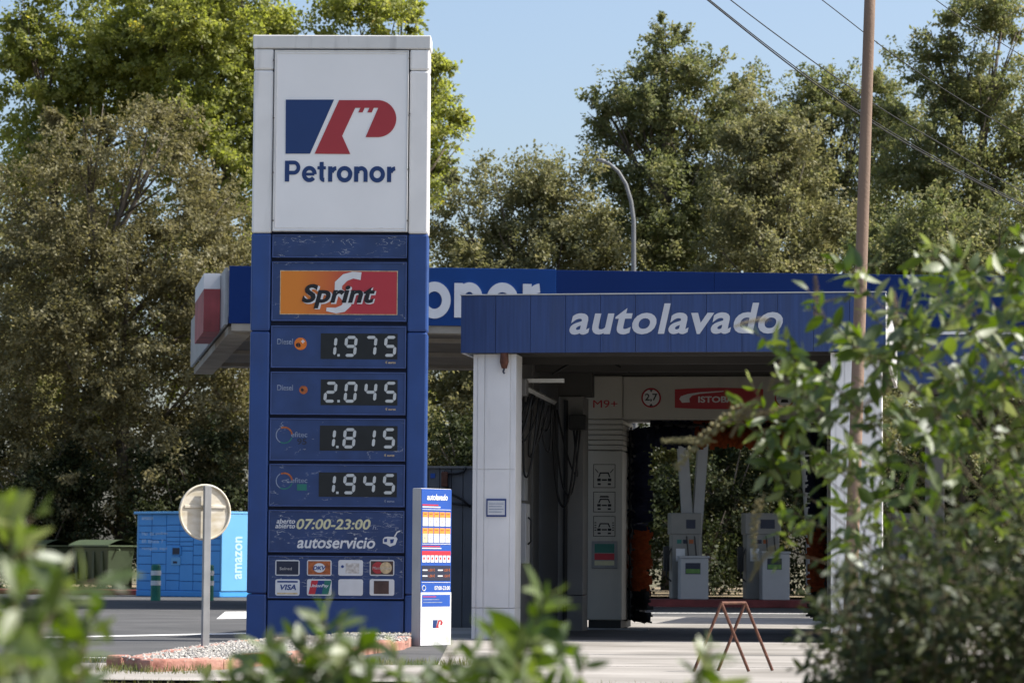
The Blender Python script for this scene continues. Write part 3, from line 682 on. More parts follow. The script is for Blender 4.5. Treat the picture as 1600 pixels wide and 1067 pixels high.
# ------------------------------------------------------------------ wash gantry
def build_gantry():
    D = 4.8
    GF = Frame(WF.world(WF.p(915, 770, D)[0], D, 0), -8.8)
    G = empty('wash_gantry', GF, 'cream roll-over car wash gantry with brushes inside the bay', 'wash machine')
    q = lambda *a_: GF.rect(*a_)
    dp = 1.25
    xa, xb = q(915, 700, 972.5, 800)[:2]; xR = q(1292, 600, 1350, 700)[:2]
    ztop, zh, zr = GF.p(960, 587)[1], GF.p(960, 655)[1], GF.p(960, 703)[1]; zb = .13
    for (u0, u1) in ((xa, xb), xR):
        Cc = bx('column', (u0, u1, 0, dp, zb, zr-.006), M['gantry'], G, .02)
        n = 6
        for i in range(n):
            a_ = zr+(zh-zr)*i/n; bx('rib', (u0, u1, .006*(i % 2), dp, a_+.003, zr+(zh-zr)*(i+1)/n-.004), M['gantry'], Cc, .008)
        bx('column_head', (u0, u1, -.01, dp, zh+.003, ztop), M['gantry'], Cc, .02)
        bx('carriage', (u0+.04, u1-.02, .05, dp-.05, .03, zb-.002), M['rubber'], Cc)
        for yy in (.2, dp-.2):
            MB().tube([(u0+.1, yy, .07), (u1-.05, yy, .07)], .07, 14).build('wheel', M['rubber'], Cc)
    bx('header', (xb+.004, xR[0]-.004, 0, dp*.8, zh, ztop-.01), M['gantry'], G, .012)
    bx('floor_rail', (xa-.1, xb+.35, -.1, .02, .008, .03), M['steel'], G)
    text('letter', 'M9+', q(927, 625, 965, 637), -.0115, M['gantry_red'], G, 0, 0, .003, 1.0, True)
    for (ya, yb, kind) in ((725, 762, 0), (768, 800, 1), (806, 838, 2)):
        e = q(927, ya, 961.5, yb); mb = MB(); k = .008; y = -.001
        p = None
        mb.box(e[0], e[1], y-.003, y, e[3]-k, e[3]).box(e[0], e[1], y-.003, y, e[2], e[2]+k).box(e[0], e[0]+k, y-.003, y, e[2]+k, e[3]-k).box(e[1]-k, e[1], y-.003, y, e[2]+k, e[3]-k)
        p = mb.build('pictogram_frame', M['print_black'], G)
        cx, cz, w_, h_ = (e[0]+e[1])/2, (e[2]+e[3])/2, e[1]-e[0], e[3]-e[2]
        f = lambda u, v: (cx+u*w_, cz+v*h_)
        c_ = MB(); c_.prism([f(-.28,-.05),f(-.2,.16),f(.2,.16),f(.28,-.05),f(.22,-.05),f(.16,.10),f(-.16,.10),f(-.22,-.05)], y-.003, y)
        c_.prism([f(-.32,-.10),f(-.16,-.10),f(-.16,-.22),f(-.32,-.22)], y-.003, y).prism([f(.16,-.10),f(.32,-.10),f(.32,-.22),f(.16,-.22)], y-.003, y).prism([f(-.12,-.13),f(.12,-.13),f(.12,-.20),f(-.12,-.20)], y-.003, y)
        c_.prism([f(-.3,-.3),f(-.16,-.3),f(-.16,-.38),f(-.3,-.38)], y-.003, y).prism([f(.16,-.3),f(.3,-.3),f(.3,-.38),f(.16,-.38)], y-.003, y)
        if kind == 0:
            c_.prism([f(-.42,.28),f(-.28,.12),f(-.26,.15),f(-.40,.31)], y-.003, y).prism([f(.42,.28),f(.28,.12),f(.26,.15),f(.40,.31)], y-.003, y)
        if kind == 1: c_.prism([f(-.18,.30),f(.18,.30),f(.22,.22),f(-.22,.22)], y-.003, y)
        if kind == 2:
            for k2 in range(4): c_.prism([f(-.44,.2-.12*k2),f(-.36,.2-.12*k2),f(-.36,.15-.12*k2),f(-.44,.15-.12*k2)], y-.003, y).prism([f(.36,.2-.12*k2),f(.44,.2-.12*k2),f(.44,.15-.12*k2),f(.36,.15-.12*k2)], y-.003, y)
        c_.build('car_pictogram', M['print_black'], p)
    e = q(924.5, 845, 965, 888); p = bx('status_panel', (e[0], e[1], -.02, -.001, e[2], e[3]), M['steel'], G, .012)
    for v0, v1, m in ((.58,.90,'print_green'),(.32,.55,'print_red'),(.12,.29,'print_yellow')):
        bx('status_stripe', (e[0]+.04, e[1]-.04, -.023, -.0205, e[2]+(e[3]-e[2])*v0, e[2]+(e[3]-e[2])*v1), M[m], p)
    us = np.linspace(0, 2*math.pi, 33)
    for (cx, s) in ((1017.5, '2,7'), (1226, '2,20')):
        c = GF.p(cx, 621.5); r_ = .125
        p = MB().prism([(c[0]+r_*math.cos(u), c[1]+r_*math.sin(u)) for u in us[:-1]], -.005, -.001).build('limit_disc', M['print_white'], G)
        MB().tube([(c[0]+(r_-.008)*math.cos(u), -.006, c[1]+(r_-.008)*math.sin(u)) for u in us], .011, 6, cap=False).build('disc_ring', M['gantry_red'], p)
        text('lettering', s, (c[0]-.08, c[0]+.08, c[1]-.05 if s == '2,7' else c[1]+.0, c[1]+.055 if s == '2,7' else c[1]+.07), -.0055, M['print_black'], p, 0, .02, .002)
        tr = MB()
        if s == '2,7':
            tr.prism([(c[0]-.022, c[1]+.105),(c[0]+.022, c[1]+.105),(c[0], c[1]+.07)], -.008, -.0055).prism([(c[0]-.022, c[1]-.105),(c[0]+.022, c[1]-.105),(c[0], c[1]-.07)], -.008, -.0055)
        else:
            tr.prism([(c[0]-.05, c[1]-.06),(c[0]-.04,c[1]-.02),(c[0]+.04,c[1]-.02),(c[0]+.05,c[1]-.06)], -.008, -.0055).prism([(c[0]-.10, c[1]-.012),(c[0]+.10,c[1]-.012),(c[0]+.10,c[1]-.006),(c[0]-.10,c[1]-.006)], -.008, -.0055)
        tr.build('limit_mark', M['print_black'], p)
    e = q(1054.5, 608, 1192.5, 637)
    top = [(e[0]+(e[1]-e[0])*t, e[3]+.018*math.sin(math.pi*t)) for t in np.linspace(1, 0, 9)]; bot = [(e[0]+(e[1]-e[0])*t, e[2]-.018*math.sin(math.pi*t)) for t in np.linspace(0, 1, 9)]
    p = MB().prism(bot+top, -.006, -.001).build('maker_plate', M['gantry_red'], G)
    f = lambda x, yy: GF.p(980+x/5.714, 570+yy/5.714)
    MB().prism([f(*k) for k in [(465,305),(480,280),(540,260),(640,245),(860,232),(860,240),(650,258),(580,275),(555,300),(560,335),(490,338)]], -.009, -.0065).build('maker_swoosh', M['print_white'], p)
    text('lettering', 'ISTOBAL', q(1091, 619, 1155, 629), -.0065, M['print_white'], p, 0, .03, .002)
    # brushes: a shaft with bristle strips round it
    def brush(name, a_, b_, r_, bands):
        A, B_ = Vector(a_), Vector(b_); ax = (B_-A).normalized(); L = (B_-A).length
        u = ax.cross(Vector((.3,.5,.81))).normalized(); v = ax.cross(u)
        sh = MB().tube([A, B_], .06, 10).build(name, M['rubber'], G)
        for t0, t1, m in bands:
            mb = MB(); N = int(1100*(t1-t0)*L/2.4)
            for _ in range(N):
                t = random.uniform(t0, t1)*L; an = random.uniform(0, 6.283); rr = r_*random.uniform(.75, 1.05); h_ = random.uniform(.012, .03)
                d1 = u*math.cos(an)+v*math.sin(an); an2 = an+random.uniform(.05, .3); d2 = u*math.cos(an2)+v*math.sin(an2); dz = ax*random.uniform(-.06, .06)
                p0 = A+ax*t; mb.add([p0+d1*.05-ax*h_, p0+d1*.05+ax*h_, p0+d2*rr+ax*h_+dz, p0+d2*rr-ax*h_+dz], [(0,1,2,3)])
            o = mb.build('bristles', M[m], sh); o['kind'] = 'stuff'
    brush('vertical_brush', (xb+.02, .8, .12), (xb+.02, .8, zh-.1), .29, [(0,.16,'rubber'),(.16,.48,'brush_orange'),(.48,1,'brush_navy')])
    brush('vertical_brush', (xR[0]-.02, .8, .12), (xR[0]-.02, .8, zh-.1), .29, [(0,.16,'rubber'),(.16,.48,'brush_orange'),(.48,1,'brush_navy')])
    x_a, x_b = GF.p(1016, 680, .5)[0], GF.p(1262, 680, .5)[0]
    brush('top_brush', (x_a, .5, zh-.06), (x_b, .5, zh-.06), .30, [(0,.29,'brush_navy'),(.29,.87,'brush_orange'),(.87,1,'brush_navy')])
build_gantry()

# ------------------------------------------------------------------ service shed beside the bay
def build_shed():
    SF = Frame((at(664, 990, 37.5).x, 37.5, 0), -4)
    B = empty('service_shed', SF, 'low dark grey sheet cabinet between the totem and the wash bay', 'cabinet')
    x0, x1, z0, z1 = SF.rect(650, 728, 741, 985)
    n = 5
    for i in range(n):
        bx('cabinet_sheet', (x0+(x1-x0)*i/n+.003, x0+(x1-x0)*(i+1)/n-.003, 0, .9, 0, z1-.03), M['shed_grey'], B, .006)
    bx('cabinet_top', (x0-.02, x1+.02, -.03, .95, z1-.028, z1), M['wall_grey'], B)
    c = lambda x, y: SF.p(x, y, -.03)
    for pts in ([(695,735),(697,740),(712,740),(724,737),(728,730)], [(696,742),(698,760),(705,772),(722,780),(735,792)], [(706,786),(724,788),(736,790)]):
        MB().tube([(c(*p)[0], -.03, c(*p)[1]) for p in pts], .017, 6).build('cable', M['rubber'], B, smooth=True)
    q = c(676, 743); MB().prism([(q[0]-.03,q[1]-.03),(q[0]+.03,q[1]-.03),(q[0]+.03,q[1]+.03),(q[0]-.03,q[1]+.03)], -.012, -.002).build('lock_plate', M['board_blue'], B)
    bx('outlet', (c(690,735)[0], c(700,735)[0], -.08, -.001, c(690,760)[1], c(690,737)[1]), M['rust'], B, .01)
build_shed()

# ------------------------------------------------------------------ main canopy over the pumps
CF = Frame((at(357, 960, 49.5).x, 49.5, 0), 3.4)
def build_canopy():
    B = empty('forecourt_canopy', CF, 'long dark blue forecourt canopy with white Petronor lettering', 'canopy')
    x0, x1, z0, z1 = CF.rect(357.5, 415.5, 1575, 506); z0 = CF.p(357, 505)[1]; z1 = CF.p(357, 415.5)[1]
    x1 = CF.p(1570, 470)[0]+6.0
    sk = math.tan(R(6.0)); D = 11.4                      # the left end runs back at a slight skew
    sa, sb = CF.p(450, 470)[0], CF.p(869, 470)[0]
    bx('fascia_panel', (x0, sa-.003, 0, .08, z0, z1), M['fascia_main'], B, .006)
    bx('sign_panel', (sa+.003, sb-.003, -.03, .08, z0, z1+.012), M['fascia_sign'], B, .006)
    n = 5
    for i in range(n):
        a_, b_ = sb+(x1-sb)*i/n, sb+(x1-sb)*(i+1)/n
        bx('fascia_panel', (a_+.002, b_-.002, 0, .08, z0, z1), M['fascia_main'], B, .006)
    h0, h1 = CF.p(760, 497)[1], CF.p(760, 424)[1]
    # word "Petronor": only its last four letters clear the totem
    right = CF.p(844, 450)[0]; left = CF.p(484, 470)[0]
    stroke_word('letter', (left, right, h0, h1), -.031, M['letter_white'], B, .02)
    def P(x, y): return (x - y*sk, y)
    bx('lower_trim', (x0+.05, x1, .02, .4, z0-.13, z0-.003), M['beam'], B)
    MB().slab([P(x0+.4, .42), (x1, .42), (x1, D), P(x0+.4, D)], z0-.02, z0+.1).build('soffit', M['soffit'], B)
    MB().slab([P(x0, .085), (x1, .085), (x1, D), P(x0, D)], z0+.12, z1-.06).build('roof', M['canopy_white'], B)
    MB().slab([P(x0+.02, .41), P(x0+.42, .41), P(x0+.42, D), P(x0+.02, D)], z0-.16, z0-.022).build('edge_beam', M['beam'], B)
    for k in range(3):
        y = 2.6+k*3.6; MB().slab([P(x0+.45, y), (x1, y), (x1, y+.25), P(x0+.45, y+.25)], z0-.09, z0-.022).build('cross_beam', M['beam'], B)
    MB().slab([P(x0-.06, .09), P(x0-.005, .09), P(x0-.005, D), P(x0-.06, D)], z0-.01, z1-.02).build('end_fascia', M['end_grey'], B)
    # end sign box and the lower fascia behind it
    mb = MB().slab([P(x0-.36, 1.3), P(x0-.07, 1.3), P(x0-.07, 4.2), P(x0-.36, 4.2)], z0-.05, z0+.98).build('end_sign', M['canopy_red'], B)
    MB().slab([P(x0-.362, 1.298), P(x0-.068, 1.298), P(x0-.068, 4.202), P(x0-.362, 4.202)], z0+.72, z0+1.0).build('end_sign_top', M['canopy_white'], mb)
    # V-shaped columns
    for px in (1082, 1275, 760):
        xc = CF.p(px, 830, 7.5)[0]
        for s_ in (-1, 1):
            bx_ = MB(); bx_.add([(xc+s_*.07-.10, 7.4, 1.3), (xc+s_*.07+.10, 7.4, 1.3), (xc+s_*.33+.10, 7.4, z0-.02), (xc+s_*.33-.10, 7.4, z0-.02),
                                 (xc+s_*.07-.10, 7.65, 1.3), (xc+s_*.07+.10, 7.65, 1.3), (xc+s_*.33+.10, 7.65, z0-.02), (xc+s_*.33-.10, 7.65, z0-.02)],
                                [(0,1,2,3),(7,6,5,4),(0,4,5,1),(1,5,6,2),(2,6,7,3),(3,7,4,0)])
            if px != 760: bx_.build('column_branch', M['end_grey'], B)
        if px != 760: bx('column', (xc-.18, xc+.18, 7.38, 7.67, .14, 1.36), M['end_grey'], B)
    return z0
can_z0 = build_canopy()
def build_island():
    a_, b_ = gnd(1000, 944, 0), gnd(1400, 944, 0)
    IF = Frame((a_.x, 56.0, 0), 3.4)
    o = bx('pump_island', (-1.2, 7.0, 0, 1.6, 0, .15), M['kerb_dark'], None, .02); o.location = IF.o; o.rotation_euler = (0, 0, IF.a)
    tag(o, 'dark red raised kerb island under the fuel pumps', 'kerb')
    def pump(px0, px1, ytop, lab, boxpx, boxlab):
        PF = Frame((at((px0+px1)/2, 930, 57).x, 57, .15), 3.4)
        B = empty('fuel_pump', PF, lab, 'fuel pump', 'fuel pumps on the island')
        x0, x1, z0, z1 = PF.rect(px0, ytop, px1, 920)
        bx('body', (x0, x1, 0, .5, 0, z1), M['pump_grey'], B, .02)
        bx('head_panel', (x0-.03, x1+.03, -.03, .53, z1-.42, z1+.01), M['pump_grey'], B, .02)
        bx('screen', (x0+.28, x1-.10, -.036, -.031, z1-.30, z1-.12), M['print_dark'], B)
        bx('label_plate', (x0+.08, x0+.26, -.006, -.001, z1-.95, z1-.70), M['print_white'], B)
        MB().tube([(x0-.02, -.05, 1.0), (x0-.10, -.08, .8), (x0-.12, -.06, .45), (x0-.02, -.05, .35)], .018, 6).build('hose', M['rubber'], B)
        for k in range(3): bx('grade_button', (x0+.10+k*.12, x0+.19+k*.12, -.006, -.001, z1-.60, z1-.52), M[('print_green','print_dark','dull_orange')[k]], B)
        for k in range(2): MB().tube([(x1-.12-.16*k, -.06, z1-.45), (x1-.10-.16*k, -.12, z1-.75), (x1-.06-.16*k, -.12, .45), (x1-.12-.16*k, -.02, .3)], .016, 6).build('hose', M['rubber'], B)
        bx('nozzle', (x0-.16, x0-.04, .05, .2, .55, 1.05), M['rubber'], B, .02)
        QF = Frame((at((boxpx[0]+boxpx[1])/2, 930, 56.4).x, 56.4, .15), 3.4)
        Q = empty('service_bin', QF, boxlab, 'service unit', 'white service units on the pump island')
        x0, x1, z0, z1 = QF.rect(boxpx[0], boxpx[2], boxpx[1], 925)
        bx('body', (x0, x1, 0, .42, 0, z1-.05), M['pump_white'], Q, .015)
        bx('lid', (x0-.02, x1+.02, -.02, .44, z1-.048, z1), M['pump_white'], Q, .01)
        bx('panel', (x0+.1, x1-.16, -.006, -.001, z1-.36, z1-.14), M['print_dark'], Q)
        bx('green_label', (x0+.11, x1-.17, -.010, -.0065, z1-.345, z1-.26), M['screen_green'], Q)
    pump(1050, 1094, 802, 'grey fuel pump left of the canopy column seen through the bay', (1063, 1107, 868), 'low white service unit in front of the canopy column')
    pump(1166, 1218, 802, 'grey fuel pump half hidden by the shrub in the bay opening', (1191, 1234, 861), 'low white service unit right of the A-frame stand, behind leaves')
    pump(1395, 1440, 802, 'grey fuel pump behind the right post of the bay', (1420, 1462, 861), 'low white service unit behind the right post of the bay')
build_island()

# second wash canopy at the right
def build_second_bay():
    F2 = Frame((at(1402, 1000, 41).x, 41, 0), -8.8)
    B = empty('second_wash_canopy', F2, 'blue fascia of a second bay behind the shrub at right', 'canopy')
    x0, x1, z0, z1 = F2.rect(1402, 523, 1600, 600); x1 = x0+4.6
    bx('fascia', (x0, x1, 0, .06, z0, z1), M['fascia_wash'], B, .006)
    bx('trim', (x0+.05, x1, -.02, .5, z1+.003, z1+.05), M['white_paint'], B)
    bx('roof', (x0, x1, .062, 5, z0+.1, z1-.01), M['wall_dark'], B)
    for xx in (x0+.5, x1-.5):
        bx('post', (xx-.15, xx+.15, 4.4, 4.7, 0, z0+.09), M['wall_grey'], B, .01)
    e = F2.rect(1585, 556, 1606, 575); text('letter', 'a', e, -.001, M['letter_white'], B, .2, .02, .005)
build_second_bay()

# ------------------------------------------------------------------ lamp, pole, wires, signs, small things
def build_lamp():
    LF = Frame((at(991, 930, 66).x, 66, 0), 0)
    B = empty('street_lamp', LF, 'tall grey street lamp with curved arm behind the canopy', 'street lamp')
    P = [(991,930),(990.5,600),(990,420),(990,345),(986,315),(978,288),(966,268),(952,256),(940,251)]
    pts = [(LF.p(*q)[0], 0, max(0, LF.p(*q)[1])) for q in P]
    MB().tube(pts, [.10,.08,.060,.054,.050,.046,.042,.037,.032], 10).build('pole', M['lamp_steel'], B, smooth=True)
    a_, b_ = LF.p(946, 253), LF.p(931, 249.5)
    MB().tube([(a_[0], 0, a_[1]), ((a_[0]*.6+b_[0]*.4), 0, a_[1]*.6+b_[1]*.4+.01), (b_[0], 0, b_[1])], [.045, .05, .022], 8).build('lamp_head', M['lamp_steel'], B, smooth=True)
build_lamp()
def build_pole():
    Y = 27.0; base = at(1326, 1021, Y); top = at(1363, -120, Y)
    base.z = -.02
    o = MB().tube([base.lerp(top, t) for t in np.linspace(0, 1, 8)], [.066-.014*t for t in np.linspace(0, 1, 8)], 16).build('utility_pole', M['pole_brown'], smooth=True)
    tag(o, 'slim brown pole leaning slightly in front of the autolavado fascia', 'pole')
build_pole()
def build_wires():
    specs = [([(860,-215),(1105,0),(1350,184),(1600,323),(1850,440)], 33, .008, 'lowest dark cable of the sloping overhead wires'),
             ([(856,-224),(1101,-6),(1350,180),(1600,320),(1850,438)], 33.2, .006, 'thin wire hugging the lowest overhead cable'),
             ([(900,-200),(1141,0),(1350,152),(1470,225),(1600,300),(1850,420)], 34, .0065, 'overhead wire just above the lowest cable'),
             ([(1050,-180),(1284,0),(1430,110),(1600,215),(1850,350)], 35, .006, 'single overhead wire crossing behind the top of the pole'),
             ([(1240,-170),(1462,0),(1540,52),(1660,125),(1850,230)], 36, .006, 'overhead wire in the upper right corner')]
    for P, Y, r_, lab in specs:
        pts = [at(x, y, Y + (x-1350)*.012) for x, y in P]
        # smooth with Catmull-Rom
        out = []
        for i in range(len(pts)-1):
            p0, p1, p2, p3 = pts[max(i-1,0)], pts[i], pts[i+1], pts[min(i+2, len(pts)-1)]
            for t in np.linspace(0, 1, 8, endpoint=False):
                out.append(.5*((2*p1)+(p2-p0)*t+(2*p0-5*p1+4*p2-p3)*t*t+(3*p1-p0-3*p2+p3)*t**3))
        out.append(pts[-1])
        o = MB().tube(out, r_, 6).build('overhead_wire', M['wire'], smooth=True); tag(o, lab, 'wire', 'overhead wires')
build_wires()
def build_round_sign():
    Y = 25.6; c = at(316.5, 1008, Y); RF = Frame((c.x, Y, .03), 30)
    B = empty('round_road_sign', RF, 'back of a round road sign on a grey post left of the totem', 'road sign')
    cz = RF.p(316.5, 800)[1]; r_ = .243; us = np.linspace(0, 2*math.pi, 40, endpoint=False)
    ztop = RF.p(316.5, 759)[1]
    bx('post', (-.033, .033, -.075, -.035, 0, ztop-.0), M['steel'], B, .004)
    D = MB().prism([(r_*math.cos(u), cz+r_*math.sin(u)) for u in us], .0, .006).build('disc', M['sign_back'], B)
    MB().tube([(r_*math.cos(u), -.008, cz+r_*math.sin(u)) for u in np.linspace(0, 2*math.pi, 41)], .012, 6, cap=False).build('rim', M['sign_back'], D, smooth=True)
    for dz in (.05,):
        bx('bracket', (-.2, .2, -.012, -.0005, cz+dz-.014, cz+dz+.014), M['sign_back'], B, .004)
build_round_sign()
def build_bollards():
    P0 = None
    for px, yb, lab in ((243, 938, 'green and white bollard in front of the left part of the blue locker'), (326, 938, 'green and white bollard half hidden by the round sign post')):
        g = gnd(px, yb); BFm = Frame((g.x, g.y, 0), 0); h = .76
        B = empty('bollard', BFm, lab, 'bollard', 'bollards in front of the locker')
        MB().tube([(0,0,0),(0,0,h-.03),(0,0,h)], [.105,.10,.075], 16).build('body', M['bollard'], B, smooth=False)
        for z0, z1 in ((.32,.42),(.53,.63)):
            MB().tube([(0,0,z0),(0,0,z1)], .108, 16).build('white_band', M['print_white'], B)
build_bollards()
def build_locker():
    g = gnd(343, 933); LF = Frame((g.x, g.y, 0), -38)
    B = empty('parcel_locker', LF, 'bright blue parcel locker wall with many doors left of totem', 'locker')
    xl = LF.p(216, 865)[0]; zt = LF.p(300, 800)[1]; W = -xl; D = 1.05
    bx('body', (xl, 0, .02, D, .08, zt-.04), M['locker_gap'], B)
    bx('plinth', (xl-.03, .03, -.03, D, 0, .14), M['locker'], B, .02)
    bx('roof', (xl-.08, .06, -.10, D+.05, zt-.038, zt+.02), M['locker_side'], B, .01)
    bx('side_panel', (.002, .05, 0, D, .142, zt-.042), M['locker_side'], B, .01)
    bx('side_panel', (xl-.05, xl-.002, 0, D, .142, zt-.042), M['locker_side'], B, .01)
    cols = [0, .165, .345, .51, .675, .84, 1]
    rowsets = [[0,.12,.22,.34,.45,.56,.60,.67,.76,.85,1],[0,.22,.34,.5,.66,.74,.85,1],[0,.13,.22,.60,.64,.70,.78,.86,1],[0,.12,.34,.52,.58,.64,.70,.78,.86,1],[0,.12,.22,.34,.46,.60,.70,.78,1],[0,.12,.22,.52,.60,.68,.78,.86,1]]
    for i in range(6):
        a_, b_ = xl-xl*cols[i], xl-xl*cols[i+1]
        rs = rowsets[i]
        for j in range(len(rs)-1):
            zA, zB = .145+(zt-.19)*rs[j], .145+(zt-.19)*rs[j+1]
            if i == 2 and rs[j] == .22: zA2 = zA
            bx('door', (a_+.008, b_-.008, 0, .025, zA+.007, zB-.007), M['locker_door'], B, .006)
    f = lambda x, y: LF.p(200+x/6.28, 780+y/6.28, -.01)
    def q(x0, y0, x1, y1): a_, b_ = f(x0, y0), f(x1, y1); return (a_[0], b_[0], b_[1], a_[1])
    e = q(428, 460, 522, 548); p = bx('screen_bezel', (e[0], e[1], -.03, -.001, e[2], e[3]), M['locker'], B, .01)
    e = q(443, 474, 512, 540); bx('screen', (e[0], e[1], -.034, -.0305, e[2], e[3]), M['print_dark'], p)
    e = q(424, 565, 515, 645); p = bx('scanner_plate', (e[0], e[1], -.02, -.001, e[2], e[3]), M['locker_side'], B, .01)
    e = q(445, 605, 485, 628); bx('scanner_slot', (e[0], e[1], -.024, -.0205, e[2], e[3]), M['print_dark'], p)
    text('lettering', 'amazon', q(133, 172, 243, 200), -.0005, M['locker_print'], B, 0, .02, .003)
    for s, (x0, y0, x1, y1) in (('Haz tu pedido', (135,318,388,352)), ('en línea y', (135,392,346,428)), ('recógelo aquí', (135,465,385,502))):
        e = q(x0, y0, x1, y1); k = 0
        for wrd in s.split(' '):                          # word by word
            a_, b_ = k/len(s), (k+len(wrd)-.1)/len(s); k += len(wrd)+1
            text('lettering', wrd, (e[0]+(e[1]-e[0])*a_, e[0]+(e[1]-e[0])*b_, e[2], e[3]), -.0005, M['locker_print'], B, 0, .01, .003)
    # word running up the side panel
    o = text('lettering', 'amazon', (0, zt*.50, 0, .24), 0, M['locker_word'], B, 0, .02, .003)
    o.matrix_local = Matrix.Translation((.0515, D*.42+.24, .42)) @ Matrix(((0,-1,0,0),(0,0,-1,0),(1,0,0,0),(0,0,0,1)))
build_locker()
def build_bins():
    for (px, yb, s, lab) in ((160, 918, 1.0, 'green wheeled waste container beside the blue locker'), (62, 921, 1.0, 'green wheeled waste container behind the leaves at far left')):
        c = at(px, yb, 74 if px > 100 else 76); BFm = Frame((c.x, c.y, 0), -36)
        B = empty('waste_container', BFm, lab, 'bin', 'green waste containers')
        mb = MB(); w0, w1, d0, d1 = .56, .66, .40, .50
        mb.add([(-w0,-d0,.2),(w0,-d0,.2),(w0,d0,.2),(-w0,d0,.2),(-w1,-d1,1.18),(w1,-d1,1.18),(w1,d1,1.18),(-w1,d1,1.18)], [(0,3,2,1),(4,5,6,7),(0,1,5,4),(1,2,6,5),(2,3,7,6),(3,0,4,7)])
        bo = mb.build('body', M['bin_green'], B, .03)
        for k in range(4): bx('rib', (-.5+k*.3, -.42+k*.3, -d1-.012, -d0+.05, .35, 1.05), M['bin_green'], bo, .01)
        l = MB(); n = 8
        vs = []; 
        for i in range(n+1):
            t = i/n; yy = -d1-.05+t*(2*d1+.1); zz = 1.22+.14*math.sin(math.pi*t)
            vs += [(-w1-.06, yy, zz), (w1+.06, yy, zz)]
        fs = [(2*i, 2*i+1, 2*i+3, 2*i+2) for i in range(n)]; l.add(vs, fs).box(-w1-.06, w1+.06, -d1-.05, d1+.05, 1.183, 1.218)
        l.build('lid', M['bin_lid'], B)
        for sx in (-1, 1):
            MB().tube([(sx*(w1+.02), -.2, 1.1), (sx*(w1+.12), -.2, 1.1)], .03, 8).build('trunnion', M['bin_lid'], B)
            for sy in (-1, 1):
                MB().tube([(sx*.42-.03, sy*.32, .1), (sx*.42+.03, sy*.32, .1)], .1, 12).build('wheel', M['rubber'], B)
                bx('wheel_fork', (sx*.42-.045, sx*.42+.045, sy*.32-.03, sy*.32+.03, .13, .215), M['steel'], B)
build_bins()
def build_stand():
    a_ = gnd(1146, 1049); SF = Frame((a_.x, a_.y, .006), 0)
    B = empty('a_frame_stand', SF, 'small rusty A-frame stand on the concrete before the bay', 'stand')
    h = .545; r_ = .0125; A, C_ = (-.105, -.10, h), (.105, .12, h)
    MB().tube([A, C_], r_, 8).build('top_bar', M['rust'], B)
    for e in (A, C_):
        for sx in (-1, 1):
            MB().tube([e, (e[0]+sx*.225, e[1]+sx*.06, 0)], r_, 8).build('leg', M['rust'], B)
build_stand()
def build_bed():
    # planting bed with pinkish kerb stones and white gravel round the totem
    px = [(190,1045,0),(232,1050,0),(350,1046,0),(520,1030,0),(632,1014,0),(655,1003,0),(650,994,0),(420,998,.09),(352,1003,.09),(262,1016,.09),(208,1026,.09)]
    P = [gnd(*q) for q in px]
    for p in P: p.z = 0
    top = .095
    sheet('soil_bed', [(p.x, p.y) for p in P], .045, M['soil'])
    cen = sum((p for p in P), Vector())/len(P)
    K = bpy.data.objects.new('bed_kerb', None); col.objects.link(K); tag(K, 'pinkish red kerb stones edging the gravel bed under the totem', 'kerb')
    K.location = (cen.x, cen.y, 0)
    for i in range(len(P)):
        A, Bp = P[i], P[(i+1) % len(P)]; L = (Bp-A).length; n = max(1, round(L/.62)); dr = (Bp-A).normalized(); nr = Vector((-dr.y, dr.x, 0))
        if (cen-A).dot(nr) < 0: nr = -nr
        for k in range(n):
            a_, b_ = A+dr*(L*k/n+.008), A+dr*(L*(k+1)/n-.008); hh = top+random.uniform(-.012, .015); wob = random.uniform(-.01, .01)
            q = [a_+nr*wob, b_+nr*wob, b_+nr*(.14+wob), a_+nr*(.14+wob)]
            o = MB().slab([(v.x-cen.x, v.y-cen.y) for v in q], -.03, hh).build('kerb_stone', M['kerb_red'], K, .018)
    # gravel
    poly = [(p.x, p.y) for p in P]
    def inside(x, y):
        c_ = False; j = len(poly)-1
        for i in range(len(poly)):
            xi, yi = poly[i]; xj, yj = poly[j]
            if (yi > y) != (yj > y) and x < (xj-xi)*(y-yi)/(yj-yi)+xi: c_ = not c_
            j = i
        return c_
    mb = MB(); xs = [p[0] for p in poly]; ys = [p[1] for p in poly]; n = 0
    while n < 7500:
        x, y = random.uniform(min(xs), max(xs)), random.uniform(min(ys), max(ys))
        if not inside(x, y): continue
        r_ = random.uniform(.009, .022); z = .075+random.uniform(0, .025); a_ = random.uniform(0, 3)
        vs = [(x+r_*1.2*math.cos(a_+k*math.pi/2)*random.uniform(.7,1.2), y+r_*math.sin(a_+k*math.pi/2)*random.uniform(.7,1.2), z) for k in range(4)]+[(x,y,z+r_*.8),(x,y,z-r_*.8)]
        mb.add(vs, [(0,1,4),(1,2,4),(2,3,4),(3,0,4),(1,0,5),(2,1,5),(3,2,5),(0,3,5)]); n += 1
    o = mb.build('gravel', M['gravel']); tag(o, 'white gravel filling the kerbed bed', 'gravel', kind='stuff')
build_bed()
# kerbs and litter at the back of the road
o = bx('road_kerb', (-40, 2.0, 69.0, 69.25, 0, .13), M['kerb_dark'], None, .02); tag(o, kind='structure')
sheet('verge', [(-60,69.26),(60,69.26),(60,95),(-60,95)], .06, mat('verge_earth', (.22,.17,.10), .95, .4, 1.5, c2=(.34,.27,.17), bump=.4))

